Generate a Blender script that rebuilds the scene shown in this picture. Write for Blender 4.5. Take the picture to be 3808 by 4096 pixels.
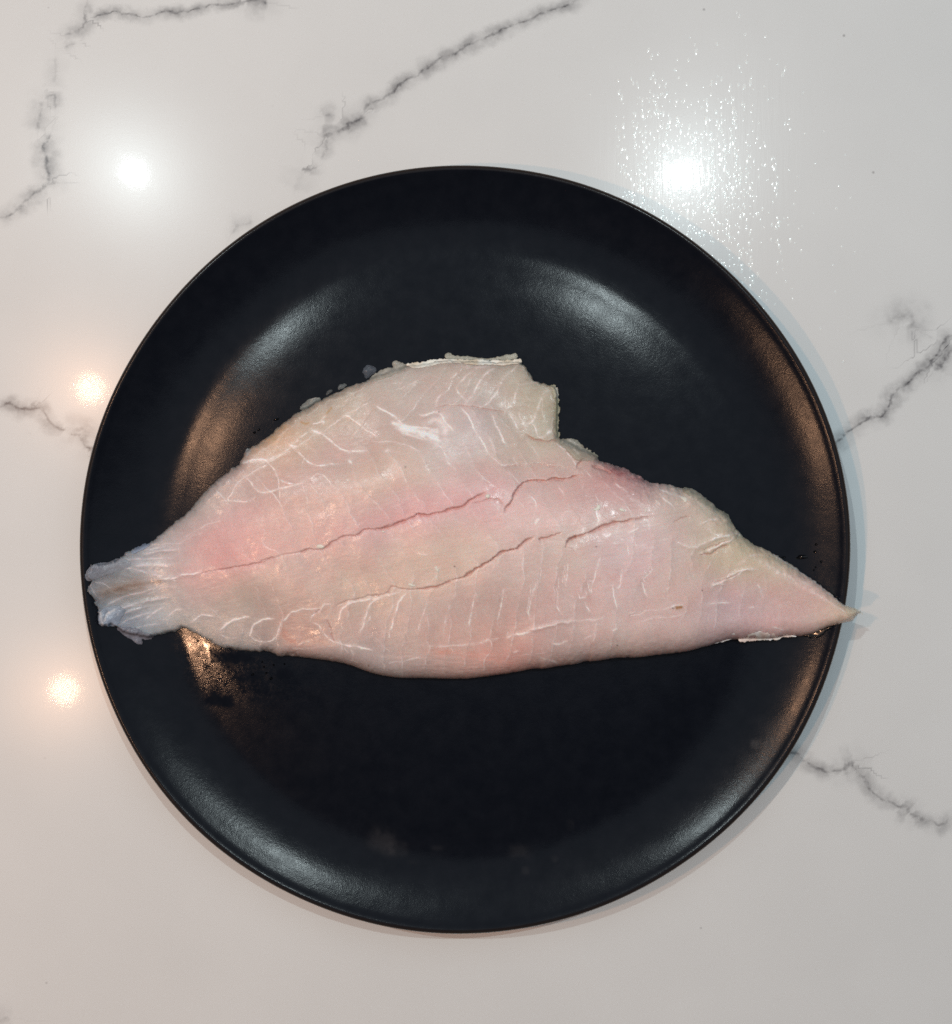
import bpy, math, random
import numpy as np
from mathutils import Vector

for o in list(bpy.data.objects):
    bpy.data.objects.remove(o)
scene = bpy.context.scene
C = scene.collection

# ------------------------------------------------------------------ camera
HC = 0.42                    # lens above the countertop (m)
FPX = 4548.0                 # focal length in photograph pixels (3808 wide)
cam_d = bpy.data.cameras.new('camera'); cam = bpy.data.objects.new('camera', cam_d); C.objects.link(cam)
cam.location = (0, 0, HC)
cam_d.sensor_fit = 'HORIZONTAL'; cam_d.sensor_width = 36.0; cam_d.lens = 36.0 * FPX / 3808.0
cam_d.clip_start = 0.01; cam_d.clip_end = 50
scene.camera = cam

# ------------------------------------------------------------------ world and lamps
w = bpy.data.worlds.new('World'); scene.world = w; w.use_nodes = True
w.node_tree.nodes['Background'].inputs[0].default_value = (0.58, 0.64, 0.74, 1)
w.node_tree.nodes['Background'].inputs[1].default_value = 0.06

def lamp(name, loc, size, power, col, shape='DISK', size_y=None):
    d = bpy.data.lights.new(name, 'AREA'); d.shape = shape; d.size = size
    if size_y: d.size_y = size_y
    d.energy = power; d.color = col
    o = bpy.data.objects.new(name, d); C.objects.link(o); o.location = loc
    return o
ZL = 1.6
lamp('downlight', (-0.608, 0.603, ZL), 0.026, 6.2, (0.83, 0.97, 0.99))
lamp('downlight', (0.367, 0.599, ZL), 0.026, 6.2, (0.83, 0.97, 0.99))
lamp('warm_downlight', (-0.482, 0.154, 1.00), 0.034, 2.3, (1.0, 0.55, 0.32))
lamp('warm_downlight', (-0.514, -0.222, 1.00), 0.034, 2.3, (1.0, 0.55, 0.32))
lamp('ceiling_fill', (0.20, 0.85, 1.75), 3.0, 15.0, (0.74, 0.88, 1.0), 'RECTANGLE', 2.3)  # broad soft fill added overhead, standing in for light off the ceiling

vs = scene.view_settings
vs.view_transform = 'Standard'; vs.look = 'None'; vs.exposure = 0.07; vs.gamma = 1.0; vs.use_curve_mapping = False
scene.cycles.max_bounces = 10
scene.cycles.transparent_max_bounces = 12
scene.cycles.use_denoising = False

# ------------------------------------------------------------------ helpers
REG = {'A': (300, 1800, 1.848), 'B': (900, 1350, 1.848), 'C': (1500, 1350, 1.848), 'D': (2100, 1700, 2.0533),
       'E': (2700, 1850, 2.31), 'F': (900, 2100, 1.848), 'G': (1700, 2100, 1.848), 'T': (0, 0, 1 / 2.0606),
       'P': (0, 0, 1.0), '1': (0, 0, 1.4215), '2': (1100, 0, 1.32), '3': (2300, 0, 1.2255), '4': (3000, 1100, 1.4196),
       '5': (0, 1200, 1.105), '6': (0, 2600, 0.9726), '7': (1900, 2600, 0.9686), 'L': (300, 2350, 1.848),
       'M': (300, 1400, 1.848)}
def R(tag, pts):
    ox, oy, s = REG[tag]
    return [(ox + x / s, oy + y / s) for x, y in pts]
def at(px, py, z):
    k = (HC - z) / FPX
    return (px - 1904.0) * k, -(py - 2048.0) * k
def to_px(X, Y, z):
    k = FPX / (HC - z)
    return X * k + 1904.0, 2048.0 - Y * k
def srgb(c):
    c = np.asarray(c, float) / 255.0
    return np.where(c <= 0.04045, c / 12.92, ((c + 0.055) / 1.055) ** 2.4)

def vnoise(x, y, seed):
    rng = np.random.RandomState(seed); g = rng.rand(256, 256)
    xi = np.floor(x).astype(int); yi = np.floor(y).astype(int)
    fx = x - xi; fy = y - yi
    fx = fx * fx * fx * (fx * (fx * 6 - 15) + 10); fy = fy * fy * fy * (fy * (fy * 6 - 15) + 10)
    a = g[yi % 256, xi % 256]; b = g[yi % 256, (xi + 1) % 256]
    c = g[(yi + 1) % 256, xi % 256]; d = g[(yi + 1) % 256, (xi + 1) % 256]
    return (a * (1 - fx) + b * fx) * (1 - fy) + (c * (1 - fx) + d * fx) * fy
def fbm(x, y, scale, seed, octv=4):
    """zero-mean fractal noise, about -1..1, feature size = scale"""
    s = np.zeros_like(x, dtype=float); a = 1.0; t = 0.0; f = 1.0 / scale
    for k in range(octv):
        s += a * (vnoise(x * f + 17.3 * k, y * f + 9.1 * k, seed + k) * 2 - 1); t += a; a *= 0.5; f *= 2.03
    return s / t * 1.6

def seg_dist(gx, gy, pts, maxd):
    """distance to a polyline, signed side and position along it (0..1); inf beyond maxd. gx, gy any shape."""
    D = np.full(gx.shape, 1e9); S = np.zeros(gx.shape); U = np.zeros(gx.shape)
    L = [0.0]
    for (a, b) in zip(pts[:-1], pts[1:]): L.append(L[-1] + math.hypot(b[0] - a[0], b[1] - a[1]))
    tot = max(L[-1], 1e-6)
    for i, (a, b) in enumerate(zip(pts[:-1], pts[1:])):
        m = ((gx > min(a[0], b[0]) - maxd) & (gx < max(a[0], b[0]) + maxd) &
             (gy > min(a[1], b[1]) - maxd) & (gy < max(a[1], b[1]) + maxd))
        if not m.any(): continue
        x = gx[m]; y = gy[m]
        dx = b[0] - a[0]; dy = b[1] - a[1]; l2 = dx * dx + dy * dy + 1e-9
        t = np.clip(((x - a[0]) * dx + (y - a[1]) * dy) / l2, 0, 1)
        ex = x - a[0] - t * dx; ey = y - a[1] - t * dy
        d = np.hypot(ex, ey); sg = np.sign(dx * ey - dy * ex); sg[sg == 0] = 1
        u = (L[i] + t * math.sqrt(l2)) / tot
        better = d < D[m]
        Dm = D[m]; Sm = S[m]; Um = U[m]
        Dm[better] = d[better]; Sm[better] = sg[better]; Um[better] = u[better]
        D[m] = Dm; S[m] = Sm; U[m] = Um
    return D, S, U

def inside_poly(x, y, poly):
    r = np.zeros(x.shape, bool); n = len(poly)
    for i in range(n):
        x1, y1 = poly[i]; x2, y2 = poly[(i + 1) % n]
        if y1 == y2: continue
        c = ((y1 > y) != (y2 > y))
        r ^= c & (x < (x2 - x1) * (y - y1) / (y2 - y1) + x1)
    return r

def smooth_poly(pts, it=1, closed=True):
    for _ in range(it):
        q = []
        n = len(pts)
        for i in range(n if closed else n - 1):
            a = pts[i]; b = pts[(i + 1) % n]
            q.append((a[0] * .75 + b[0] * .25, a[1] * .75 + b[1] * .25))
            q.append((a[0] * .25 + b[0] * .75, a[1] * .25 + b[1] * .75))
        pts = q if closed else [pts[0]] + q + [pts[-1]]
    return pts

def new_mesh(name, co, faces, mat, parent=None, smooth=True):
    me = bpy.data.meshes.new(name)
    co = np.asarray(co, np.float32)
    me.vertices.add(len(co)); me.vertices.foreach_set('co', co.ravel())
    f = np.asarray(faces, np.int32); k = f.shape[1]
    me.loops.add(f.size); me.loops.foreach_set('vertex_index', f.ravel())
    me.polygons.add(len(f)); me.polygons.foreach_set('loop_start', np.arange(0, f.size, k, dtype=np.int32))
    try: me.polygons.foreach_set('loop_total', np.full(len(f), k, np.int32))
    except Exception: pass
    me.update(calc_edges=True); me.validate()
    me.polygons.foreach_set('use_smooth', np.full(len(me.polygons), smooth, bool))
    me.materials.append(mat)
    o = bpy.data.objects.new(name, me); C.objects.link(o)
    if parent is not None: o.parent = parent
    return o
def fattr(o, name, v):
    a = o.data.attributes.new(name, 'FLOAT', 'POINT'); a.data.foreach_set('value', np.asarray(v, np.float32))
def cattr(o, name, v):
    v = np.asarray(v, np.float32); v = np.concatenate([v, np.ones((len(v), 1), np.float32)], 1)
    a = o.data.attributes.new(name, 'FLOAT_COLOR', 'POINT'); a.data.foreach_set('color', v.ravel())
def tag(o, label=None, cat=None, group=None, kind=None):
    if label: o['label'] = label
    if cat: o['category'] = cat
    if group: o['group'] = group
    if kind: o['kind'] = kind
    return o
def empty(name, loc):
    o = bpy.data.objects.new(name, None); o.empty_display_size = 0.02; C.objects.link(o); o.location = loc
    return o

class NT:
    def __init__(s, name):
        s.m = bpy.data.materials.new(name); s.m.use_nodes = True; s.t = s.m.node_tree
        s.b = s.t.nodes['Principled BSDF']; s.out = s.t.nodes['Material Output']
    def n(s, t, **kw):
        x = s.t.nodes.new(t)
        for k, v in kw.items(): setattr(x, k, v)
        return x
    def l(s, a, b): s.t.links.new(a, b)
    def attr(s, name): return s.n('ShaderNodeAttribute', attribute_name=name)
    def val(s, x, inp):
        if hasattr(x, 'is_output'): s.l(x, inp)
        else: inp.default_value = x
    def math(s, op, a, b=None, c=None, clamp=False):
        x = s.n('ShaderNodeMath', operation=op, use_clamp=clamp)
        for i, v in enumerate((a, b, c)):
            if v is not None: s.val(v, x.inputs[i])
        return x.outputs[0]
    def noise(s, scale, detail=3, rough=0.5, vec=None):
        x = s.n('ShaderNodeTexNoise'); x.inputs['Scale'].default_value = scale
        x.inputs['Detail'].default_value = detail; x.inputs['Roughness'].default_value = rough
        s.l(vec if vec is not None else s.pos(), x.inputs['Vector'])
        return x.outputs['Fac']
    def pos(s):
        if not hasattr(s, '_p'): s._p = s.n('ShaderNodeTexCoord').outputs['Object']
        return s._p
    def mapv(s, scale, rot=(0, 0, 0)):
        x = s.n('ShaderNodeMapping'); x.inputs['Scale'].default_value = scale; x.inputs['Rotation'].default_value = rot
        s.l(s.pos(), x.inputs['Vector']); return x.outputs[0]
    def mix(s, fac, a, b):
        x = s.n('ShaderNodeMix', data_type='RGBA'); s.val(fac, x.inputs['Factor'])
        s.val(a, x.inputs['A']) if hasattr(a, 'is_output') else setattr(x.inputs[6], 'default_value', a)
        if hasattr(a, 'is_output'): s.l(a, x.inputs[6])
        if hasattr(b, 'is_output'): s.l(b, x.inputs[7])
        else: x.inputs[7].default_value = b
        return x.outputs[2]
    def rng(s, v, a, b, c=0.0, d=1.0, smooth=False):
        x = s.n('ShaderNodeMapRange'); x.clamp = True
        if smooth: x.interpolation_type = 'SMOOTHSTEP'
        s.l(v, x.inputs[0])
        for i, q in enumerate((a, b, c, d)): x.inputs[i + 1].default_value = q
        return x.outputs[0]
    def bump(s, h, strength, dist, prev=None):
        x = s.n('ShaderNodeBump'); x.inputs['Strength'].default_value = strength; x.inputs['Distance'].default_value = dist
        s.l(h, x.inputs['Height'])
        if prev is not None: s.l(prev, x.inputs['Normal'])
        return x.outputs[0]
def col4(c): return (float(c[0]), float(c[1]), float(c[2]), 1.0)

# ------------------------------------------------------------------ countertop
def make_counter_material():
    t = NT('quartz')
    d = t.attr('vein_distance').outputs['Fac']; s = t.attr('vein_strength').outputs['Fac']
    wv = t.attr('vein_width').outputs['Fac']
    n1 = t.math('SUBTRACT', t.noise(260, 5, 0.65), 0.5)
    n2 = t.math('SUBTRACT', t.noise(900, 3, 0.6), 0.5)
    dd = t.math('ADD', t.math('ADD', d, t.math('MULTIPLY', n1, 2.6)), t.math('MULTIPLY', n2, .8))
    ad = t.math('DIVIDE', t.math('ABSOLUTE', dd), wv)
    core = t.rng(ad, 0.0, 0.85, 1.0, 0.0, True)
    halo = t.rng(t.math('DIVIDE', t.math('ABSOLUTE', t.math('ADD', d, t.math('MULTIPLY', n1, 4.5))), wv), 0.0, 5.0, 1.0, 0.0, True)
    brk = t.rng(t.noise(330, 3, 0.6), 0.34, 0.60)
    patch = t.rng(t.noise(120, 3, 0.6), 0.40, 0.62)
    f = t.math('ADD', t.math('MULTIPLY', t.math('MULTIPLY', core, brk), 0.45),
               t.math('MULTIPLY', t.math('MULTIPLY', halo, t.math('ADD', 0.35, t.math('MULTIPLY', patch, 0.65))), 0.60))
    f = t.math('MULTIPLY', f, s, clamp=True)
    cloud = t.rng(t.noise(14, 4, 0.6), 0.3, 0.7)
    base = t.mix(cloud, (0.706, 0.709, 0.698, 1), (0.744, 0.747, 0.736, 1))
    vor = t.n('ShaderNodeTexVoronoi'); vor.inputs['Scale'].default_value = 95; t.l(t.pos(), vor.inputs['Vector'])
    sp = t.math('MULTIPLY', t.rng(vor.outputs['Distance'], 0.03, 0.075, 1.0, 0.0),
                t.rng(t.n('ShaderNodeSeparateColor').outputs[0], 0, 1))
    sep = t.n('ShaderNodeSeparateColor'); t.l(vor.outputs['Color'], sep.inputs[0])
    sp = t.math('MULTIPLY', t.rng(vor.outputs['Distance'], 0.02, 0.07, 1.0, 0.0), t.rng(sep.outputs[0], 0.86, 0.9))
    c = t.mix(f, base, (0.075, 0.070, 0.078, 1))
    c = t.mix(t.math('MULTIPLY', sp, 0.55), c, (0.16, 0.14, 0.14, 1))
    t.l(c, t.b.inputs['Base Color'])
    # wiped wet film: streaks that run down the slab
    wet = t.attr('wet').outputs['Fac']
    st = t.noise(1.0, 4, 0.65, t.mapv((620, 45, 1), (0, 0, math.radians(-8))))
    t.b.inputs['IOR'].default_value = 1.072; t.b.inputs['Coat Weight'].default_value = 0.26; t.b.inputs['Coat Roughness'].default_value = 0.20
    r = t.math('ADD', 0.025, t.math('MULTIPLY', t.noise(420, 2), 0.04))
    r = t.math('ADD', r, t.math('MULTIPLY', wet, t.math('MULTIPLY', t.math('SUBTRACT', st, 0.35), 0.14)))
    t.l(r, t.b.inputs['Roughness'])
    peel = t.noise(1500, 2, 0.55); peel2 = t.noise(420, 2, 0.5)
    nb = t.bump(peel, 0.030, 0.0001); nb = t.bump(peel2, 0.012, 0.00018, nb)
    wb = t.n('ShaderNodeBump'); wb.inputs['Distance'].default_value = 0.0002
    t.l(t.math('MULTIPLY', wet, 0.09), wb.inputs['Strength']); t.l(st, wb.inputs['Height']); t.l(nb, wb.inputs['Normal'])
    t.l(wb.outputs[0], t.b.inputs['Normal']); t.l(wb.outputs[0], t.b.inputs['Coat Normal'])
    return t.m

VEINS = [
 ('1', .75, 1.0, [(500,0),(495,30),(480,80),(490,130),(460,180),(400,190),(375,188)]),
 ('1', .45, .9, [(370,265),(400,258),(420,255)]),
 ('1', .85, .8, [(490,95),(540,90),(600,75),(650,65),(720,78),(800,95),(880,80),(950,75),(1080,75),(1150,45),(1220,25),(1300,22),(1380,8),(1440,0)]),
 ('1', .75, 1.8, [(1400,0),(1480,10),(1520,15)]),
 ('1', .30, 1.2, [(325,330),(315,440),(310,500)]),
 ('1', .60, 1.0, [(250,550),(310,545),(315,620)]),
 ('1', .50, 1.6, [(240,570),(235,650),(215,740)]),
 ('1', .90, 1.5, [(290,750),(250,820),(265,900),(270,960),(275,1045)]),
 ('1', .80, 1.1, [(330,1050),(270,1050),(200,1100),(110,1170),(50,1220),(0,1245)]),
 ('2', .85, 1.0, [(1640,-10),(1560,30),(1480,50),(1400,65),(1320,110),(1240,150),(1150,185),(1090,200),(1040,235),(980,275),(900,300),(850,335),(780,365),(740,400),(690,440),(630,470),(620,500),(540,540),(490,550),(470,580),(480,605)]),
 ('2', .90, 1.4, [(480,605),(400,650),(390,680),(300,700),(250,720),(235,715)]),
 ('2', .60, 1.0, [(270,730),(265,790),(240,830)]),
 ('2', .85, 1.2, [(220,870),(180,890),(140,890)]),
 ('2', .22, 2.2, [(140,890),(130,940),(110,1000)]),
 ('2', .50, 1.2, [(250,610),(280,605),(310,615)]),
 ('1', .35, 1.0, [(1440,1260),(1350,1270),(1320,1330)]),
 ('4', 1.0, 1.1, [(1160,335),(1100,360),(1080,400),(1060,460),(1020,530),(960,550),(920,600),(860,650),(810,690),(780,750),(740,800),(680,810),(620,850),(560,900),(480,970),(420,1010)]),
 ('4', 1.0, 1.7, [(1160,400),(1120,440),(1085,490),(1050,540)]),
 ('4', .30, .9, [(1030,350),(950,320),(900,280)]),
 ('4', .50, 2.2, [(780,270),(870,240),(920,235),(930,290),(880,290)]),
 ('5', .85, 1.1, [(-10,462),(50,455),(90,485),(140,480),(180,490),(195,520),(230,560),(290,580),(340,590),(370,640),(400,650),(430,690)]),
 ('5', .55, 1.8, [(290,580),(365,570),(380,640)]),
 ('5', .50, .9, [(140,480),(160,445)]),
 ('7', .75, 1.1, [(1100,395),(1180,400),(1250,410),(1310,450),(1360,470),(1400,460),(1450,440),(1500,490),(1530,540),(1580,580),(1650,610),(1700,640),(1750,665),(1800,680),(1848,660),(1900,665)]),
 ('7', .95, 2.0, [(1425,452),(1470,437)]),
 ('7', .80, 1.7, [(1660,610),(1690,630)]),
 ('6', .35, 2.2, [(-10,1440),(50,1440)]),
]
def make_counter():
    fx = np.linspace(-0.195, 0.195, 420); fy = np.linspace(-0.21, 0.21, 450)
    ox = np.array([-0.62, -0.4, -0.26]); oy = np.array([-0.55, -0.4, -0.27])
    xs = np.concatenate([ox, fx, -ox[::-1]]); ys = np.concatenate([oy, fy, -oy[::-1]])
    X, Y = np.meshgrid(xs, ys); nx = len(xs); ny = len(ys)
    px, py = to_px(X, Y, 0.0)
    wx = fbm(px, py, 60, 5) * 9; wy = fbm(px, py, 60, 8) * 9
    best = np.full(X.shape, 60.0); D = np.full(X.shape, 60.0); W = np.ones(X.shape); S = np.zeros(X.shape)
    mm = 1000.0 * HC / FPX
    for tg, st, wd, pts in VEINS:
        p = R(tg, pts)
        d, sg, u = seg_dist(px + wx, py + wy, p, 330)
        d = d * mm
        fade = np.clip(np.minimum(u, 1 - u) / 0.10 + 0.30, 0, 1)
        q = d / wd
        m = q < best
        best[m] = q[m]; D[m] = (d * sg)[m]; W[m] = wd; S[m] = (st * fade * np.clip((8 - q) / 3, 0, 1))[m]
    # slab: top sheet + bevel + skirt
    co = np.stack([X, Y, np.zeros_like(X)], -1).reshape(-1, 3)
    idx = np.arange(nx * ny).reshape(ny, nx)
    f = np.stack([idx[:-1, :-1], idx[:-1, 1:], idx[1:, 1:], idx[1:, :-1]], -1).reshape(-1, 4)
    ring = np.concatenate([idx[0, :], idx[1:, -1], idx[-1, -2::-1], idx[-2:0:-1, 0]])
    n0 = len(co); rc = co[ring].copy(); rc[:, 2] = -0.02
    co = np.concatenate([co, rc]); k = len(ring); a = np.arange(k); b = (a + 1) % k
    side = np.stack([ring[a], n0 + a, n0 + b, ring[b]], -1)
    c0 = len(co)
    f = np.concatenate([f, side])
    o = new_mesh('countertop', co, f, make_counter_material())
    pad = np.zeros(k)
    fattr(o, 'vein_distance', np.concatenate([D.ravel(), pad + 60]))
    fattr(o, 'vein_strength', np.concatenate([S.ravel(), pad]))
    fattr(o, 'vein_width', np.concatenate([W.ravel(), pad + 1]))
    # wet wipe mask (photo px) round the right-hand lamp reflection
    def blob(cx, cy, rx, ry, rot=0):
        c, s = math.cos(rot), math.sin(rot); u = (px - cx) * c + (py - cy) * s; v = -(px - cx) * s + (py - cy) * c
        return np.exp(-((u / rx) ** 2 + (v / ry) ** 2))
    wet = np.clip(blob(2780, 650, 330, 620, 0.1) * 1.4 + blob(3050, 600, 200, 600, 0.05) * .8, 0, 1)
    wet *= np.clip(0.75 + 0.6 * fbm(px, py * .25, 50, 31), 0, 1)
    fattr(o, 'wet', np.concatenate([wet.ravel(), pad]))
    o.data.update()
    tag(o, kind='structure', label='white quartz countertop with thin grey veins')
    return o
make_counter()

# ------------------------------------------------------------------ plate
PR = 0.1362; ZRIM = 0.0195
PCX, PCY = at(1855.5, 2198.7, ZRIM)
# profile of the inside: slope in degrees against r/R
_sl_r = np.array([0.0, .30, .50, .60, .67, .72, .75, .775, .80, .84, .88, .92, .968])
_sl_d = np.array([0.0, 0.0, -.3, -.9, -2.3, -4.6, -5.6, -3.4, 2.0, 10.0, 16.5, 21.5, 27.0])
_rr = np.linspace(0, .972, 400)
_sl = np.interp(_rr, _sl_r, _sl_d)
_zz = np.concatenate([[0], np.cumsum(np.tan(np.radians((_sl[1:] + _sl[:-1]) / 2)) * np.diff(_rr) * PR)])
_zz += (ZRIM - 0.0012) - _zz[-1]
def plate_z(X, Y):
    r = np.hypot(X - PCX, Y - PCY) / PR
    z = np.interp(r, _rr, _zz)
    z = np.where(r > .972, np.minimum(ZRIM + 0.0002, _zz[-1] + (r - .972) * PR * .42), z)
    return z

def make_plate_material():
    t = NT('black_stoneware_glaze')
    wet = t.attr('wet').outputs['Fac']; dull = t.attr('dull').outputs['Fac']
    pol = t.noise(3200, 2, 0.6)
    mott = t.noise(180, 4, 0.6)
    c = t.mix(t.rng(mott, .3, .7), (0.0052, 0.0066, 0.0105, 1), (0.0074, 0.0090, 0.0135, 1))
    c = t.mix(dull, c, (0.030, 0.030, 0.034, 1))
    edge = t.attr('edge').outputs['Fac']
    c = t.mix(edge, c, (0.032, 0.023, 0.018, 1))
    t.l(c, t.b.inputs['Base Color'])
    r = t.math('ADD', 0.110, t.math('MULTIPLY', mott, 0.13))
    wf = t.math('MULTIPLY', wet, t.rng(t.noise(700, 4, .7), .42, .58))
    r = t.math('SUBTRACT', r, t.math('MULTIPLY', wf, 0.10))
    r = t.math('ADD', r, t.math('MULTIPLY', dull, 0.12))
    film = t.attr('film').outputs['Fac']
    r = t.math('MULTIPLY', r, t.math('SUBTRACT', 1.0, t.math('MULTIPLY', film, .6)))
    t.l(r, t.b.inputs['Roughness'])
    t.b.inputs['IOR'].default_value = 1.205
    nb = t.bump(pol, 0.20, 0.00007)
    nb = t.bump(t.noise(800, 2, .5), 0.14, 0.00012, nb)
    nb = t.bump(t.noise(90, 2, .5), 0.12, 0.0004, nb)
    rad = t.n('ShaderNodeTexNoise'); rad.inputs['Scale'].default_value = 1.0
    mixn = t.n('ShaderNodeMix', data_type='VECTOR'); geo = t.n('ShaderNodeNewGeometry')
    t.l(film, mixn.inputs['Factor']); t.l(nb, mixn.inputs[4]); t.l(geo.outputs['Normal'], mixn.inputs[5])
    t.l(mixn.outputs[1], t.b.inputs['Normal'])
    return t.m
PLATE_MAT = make_plate_material()

FILMS = [('L', [(960,840),(1010,760),(1050,770),(1080,800),(1150,810),(1185,840),(1190,870),(1130,885),(1060,880),(960,870)]),
 ('D', [(800,350),(870,300),(960,280),(1000,215),(1080,200),(1180,220),(1195,280),(1140,330),(1090,370),(1030,380),(980,350),(900,360),(880,385)]),
 ('L', [(930,385),(1000,428),(1080,465),(1300,480),(1330,540),(1200,560),(1090,570),(1000,530)]),
 ('L', [(640,480),(700,470),(760,540),(740,590),(690,560),(650,540)]), ('L', [(1480,600),(1560,590),(1640,640),(1560,690),(1500,670)]),
 ('M', [(520,1000),(600,940),(620,1010),(560,1100),(540,1300),(510,1200)])]
def make_plate():
    NA = 900
    th = np.linspace(0, 2 * np.pi, NA, endpoint=False)
    inner_r = np.concatenate([np.linspace(0.004, .45, 50), np.linspace(.456, .968, 130)])
    prof = [(r, float(np.interp(r, _rr, _zz))) for r in inner_r]
    n_well = int(np.searchsorted(inner_r, .80))
    # rounded lip
    zl = prof[-1][1]
    lip = [(.976, zl + .0006), (.983, ZRIM - .0002), (.989, ZRIM), (.9945, ZRIM - .0004), (.9985, ZRIM - .0013), (1.0, ZRIM - .0025)]
    under = [(.995, ZRIM - .0045), (.97, ZRIM - .0085), (.93, .0075), (.86, .0035), (.80, .0015), (.76, .0004), (.74, .0003), (.72, .0015), (.60, .0030), (.30, .0035), (.003, .0035)]
    allp = prof + lip + under
    rs = np.array([p[0] for p in allp]); zs = np.array([p[1] for p in allp])
    k = len(rs)
    TH, RR = np.meshgrid(th, rs); ZZ = np.repeat(zs[:, None], NA, 1)
    wob = 1 + 0.0026 * np.sin(2 * TH + 0.6) + 0.0020 * np.sin(3 * TH + 2.0) + 0.0012 * np.sin(7 * TH)
    amt = np.clip((RR - .6) / .4, 0, 1)
    RW = RR * (1 + (wob - 1) * amt)
    hz = (0.00035 * np.sin(TH * 3 + 1) + 0.00025 * np.sin(TH * 5 + .3) + .00012 * np.sin(11 * TH + 2)) * np.clip((RR - .8) / .15, 0, 1) * (np.arange(k) < len(prof) + len(lip) + 1)[:, None]
    X = PCX + RW * PR * np.cos(TH); Y = PCY + RW * PR * np.sin(TH); Z = ZZ + hz
    co = np.stack([X, Y, Z], -1)
    # analytic-ish vertex normals from the full surface
    dt = np.roll(co, -1, 1) - np.roll(co, 1, 1); dr = np.gradient(co, axis=0)
    nrm = np.cross(dr, dt); nrm /= (np.linalg.norm(nrm, axis=-1, keepdims=True) + 1e-12)
    px, py = to_px(X, Y, Z)
    def blob(cx, cy, rx, ry, rot=0, p=2):
        c, s = math.cos(rot), math.sin(rot); u = (px - cx) * c + (py - cy) * s; v = -(px - cx) * s + (py - cy) * c
        return np.exp(-(np.abs(u / rx) ** p + np.abs(v / ry) ** p))
    wet = np.clip(blob(830, 2640, 330, 130, .2) + blob(1050, 2700, 260, 110, .1) * .9 + blob(700, 2270, 260, 110, -.6) * .8 + blob(3310, 2400, 80, 130) * 0.6, 0, 1)
    smear = lambda tg, x, y, rx, ry, rot=0: blob(*R(tg, [(x, y)])[0], rx, ry, rot, 4)
    rag = np.clip(.8 + .8 * fbm(px, py, 40, 71), 0, 1)
    dull = (smear('6', 1490, 740, 55, 50, .5) * .55 + smear('6', 1545, 775, 40, 28, 0) * .5 + smear('6', 1700, 770, 25, 10) * .25 + smear('6', 1610, 825, 25, 10) * .2
            + smear('7', 175, 780, 42, 30) * .35 + smear('7', 195, 855, 15, 17) * .3 + smear('7', 310, 810, 12, 14) * .25 + smear('7', 370, 680, 14, 22) * .25
            + smear('7', 1085, 365, 18, 18) * .7) * rag
    dull = np.clip(dull, 0, 1)
    film = np.zeros(px.shape)
    for tg, pl in FILMS:
        P = R(tg, pl); wx_ = fbm(px, py, 26, 77, 3) * 8; wy_ = fbm(px, py, 26, 79, 3) * 8
        near = inside_poly(px + wx_, py + wy_, P); d_, _, _ = seg_dist(px + wx_, py + wy_, P + [P[0]], 60)
        film = np.maximum(film, np.where(near, np.clip(.35 + d_ / 14, 0, 1), np.clip(.35 - d_ / 14, 0, 1)))
    film = np.maximum(film, np.clip(wet * np.clip((fbm(px, py, 46, 87, 4) - .12) * 5, 0, 1), 0, 1) * .45)
    idx = np.arange(k * NA).reshape(k, NA)
    root = empty('dinner_plate', (0, 0, 0))
    tag(root, 'round matte black stoneware plate with raised rim under the fish fillet', 'plate')
    bounds = [('well', 0, n_well), ('rim', n_well, len(prof)), ('lip', len(prof) , len(prof) + len(lip) - 1), ('underside', len(prof) + len(lip) - 1, k - 1)]
    bounds = [('well', 0, n_well), ('rim', n_well, len(prof) - 1), ('lip', len(prof) - 1, len(prof) + len(lip) - 1), ('underside', len(prof) + len(lip) - 1, k - 1)]
    for name, a, b in bounds:
        rows = np.arange(a, b + 1); m = len(rows)
        c = co[a:b + 1].reshape(-1, 3); nn = nrm[a:b + 1].reshape(-1, 3)
        ii = np.arange(m * NA).reshape(m, NA); jj = np.roll(ii, -1, 1)
        f = np.stack([ii[:-1], ii[1:], jj[1:], jj[:-1]], -1).reshape(-1, 4)
        extra = None
        me = None
        o = new_mesh(name, c, f, PLATE_MAT, root)
        if name == 'well':
            pass
        fattr(o, 'wet', wet[a:b + 1].ravel()); fattr(o, 'film', film[a:b + 1].ravel()); fattr(o, 'dull', dull[a:b + 1].ravel())
        e = np.full(m * NA, 0.0)
        if name == 'lip': e[:] = .8
        if name == 'lip': e = (np.clip((RR[a:b + 1] - .985) / .008, 0, 1) * .9).ravel()
        fattr(o, 'edge', e)
        o.data.normals_split_custom_set_from_vertices([tuple(v) for v in nn])
    return root
make_plate()

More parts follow.
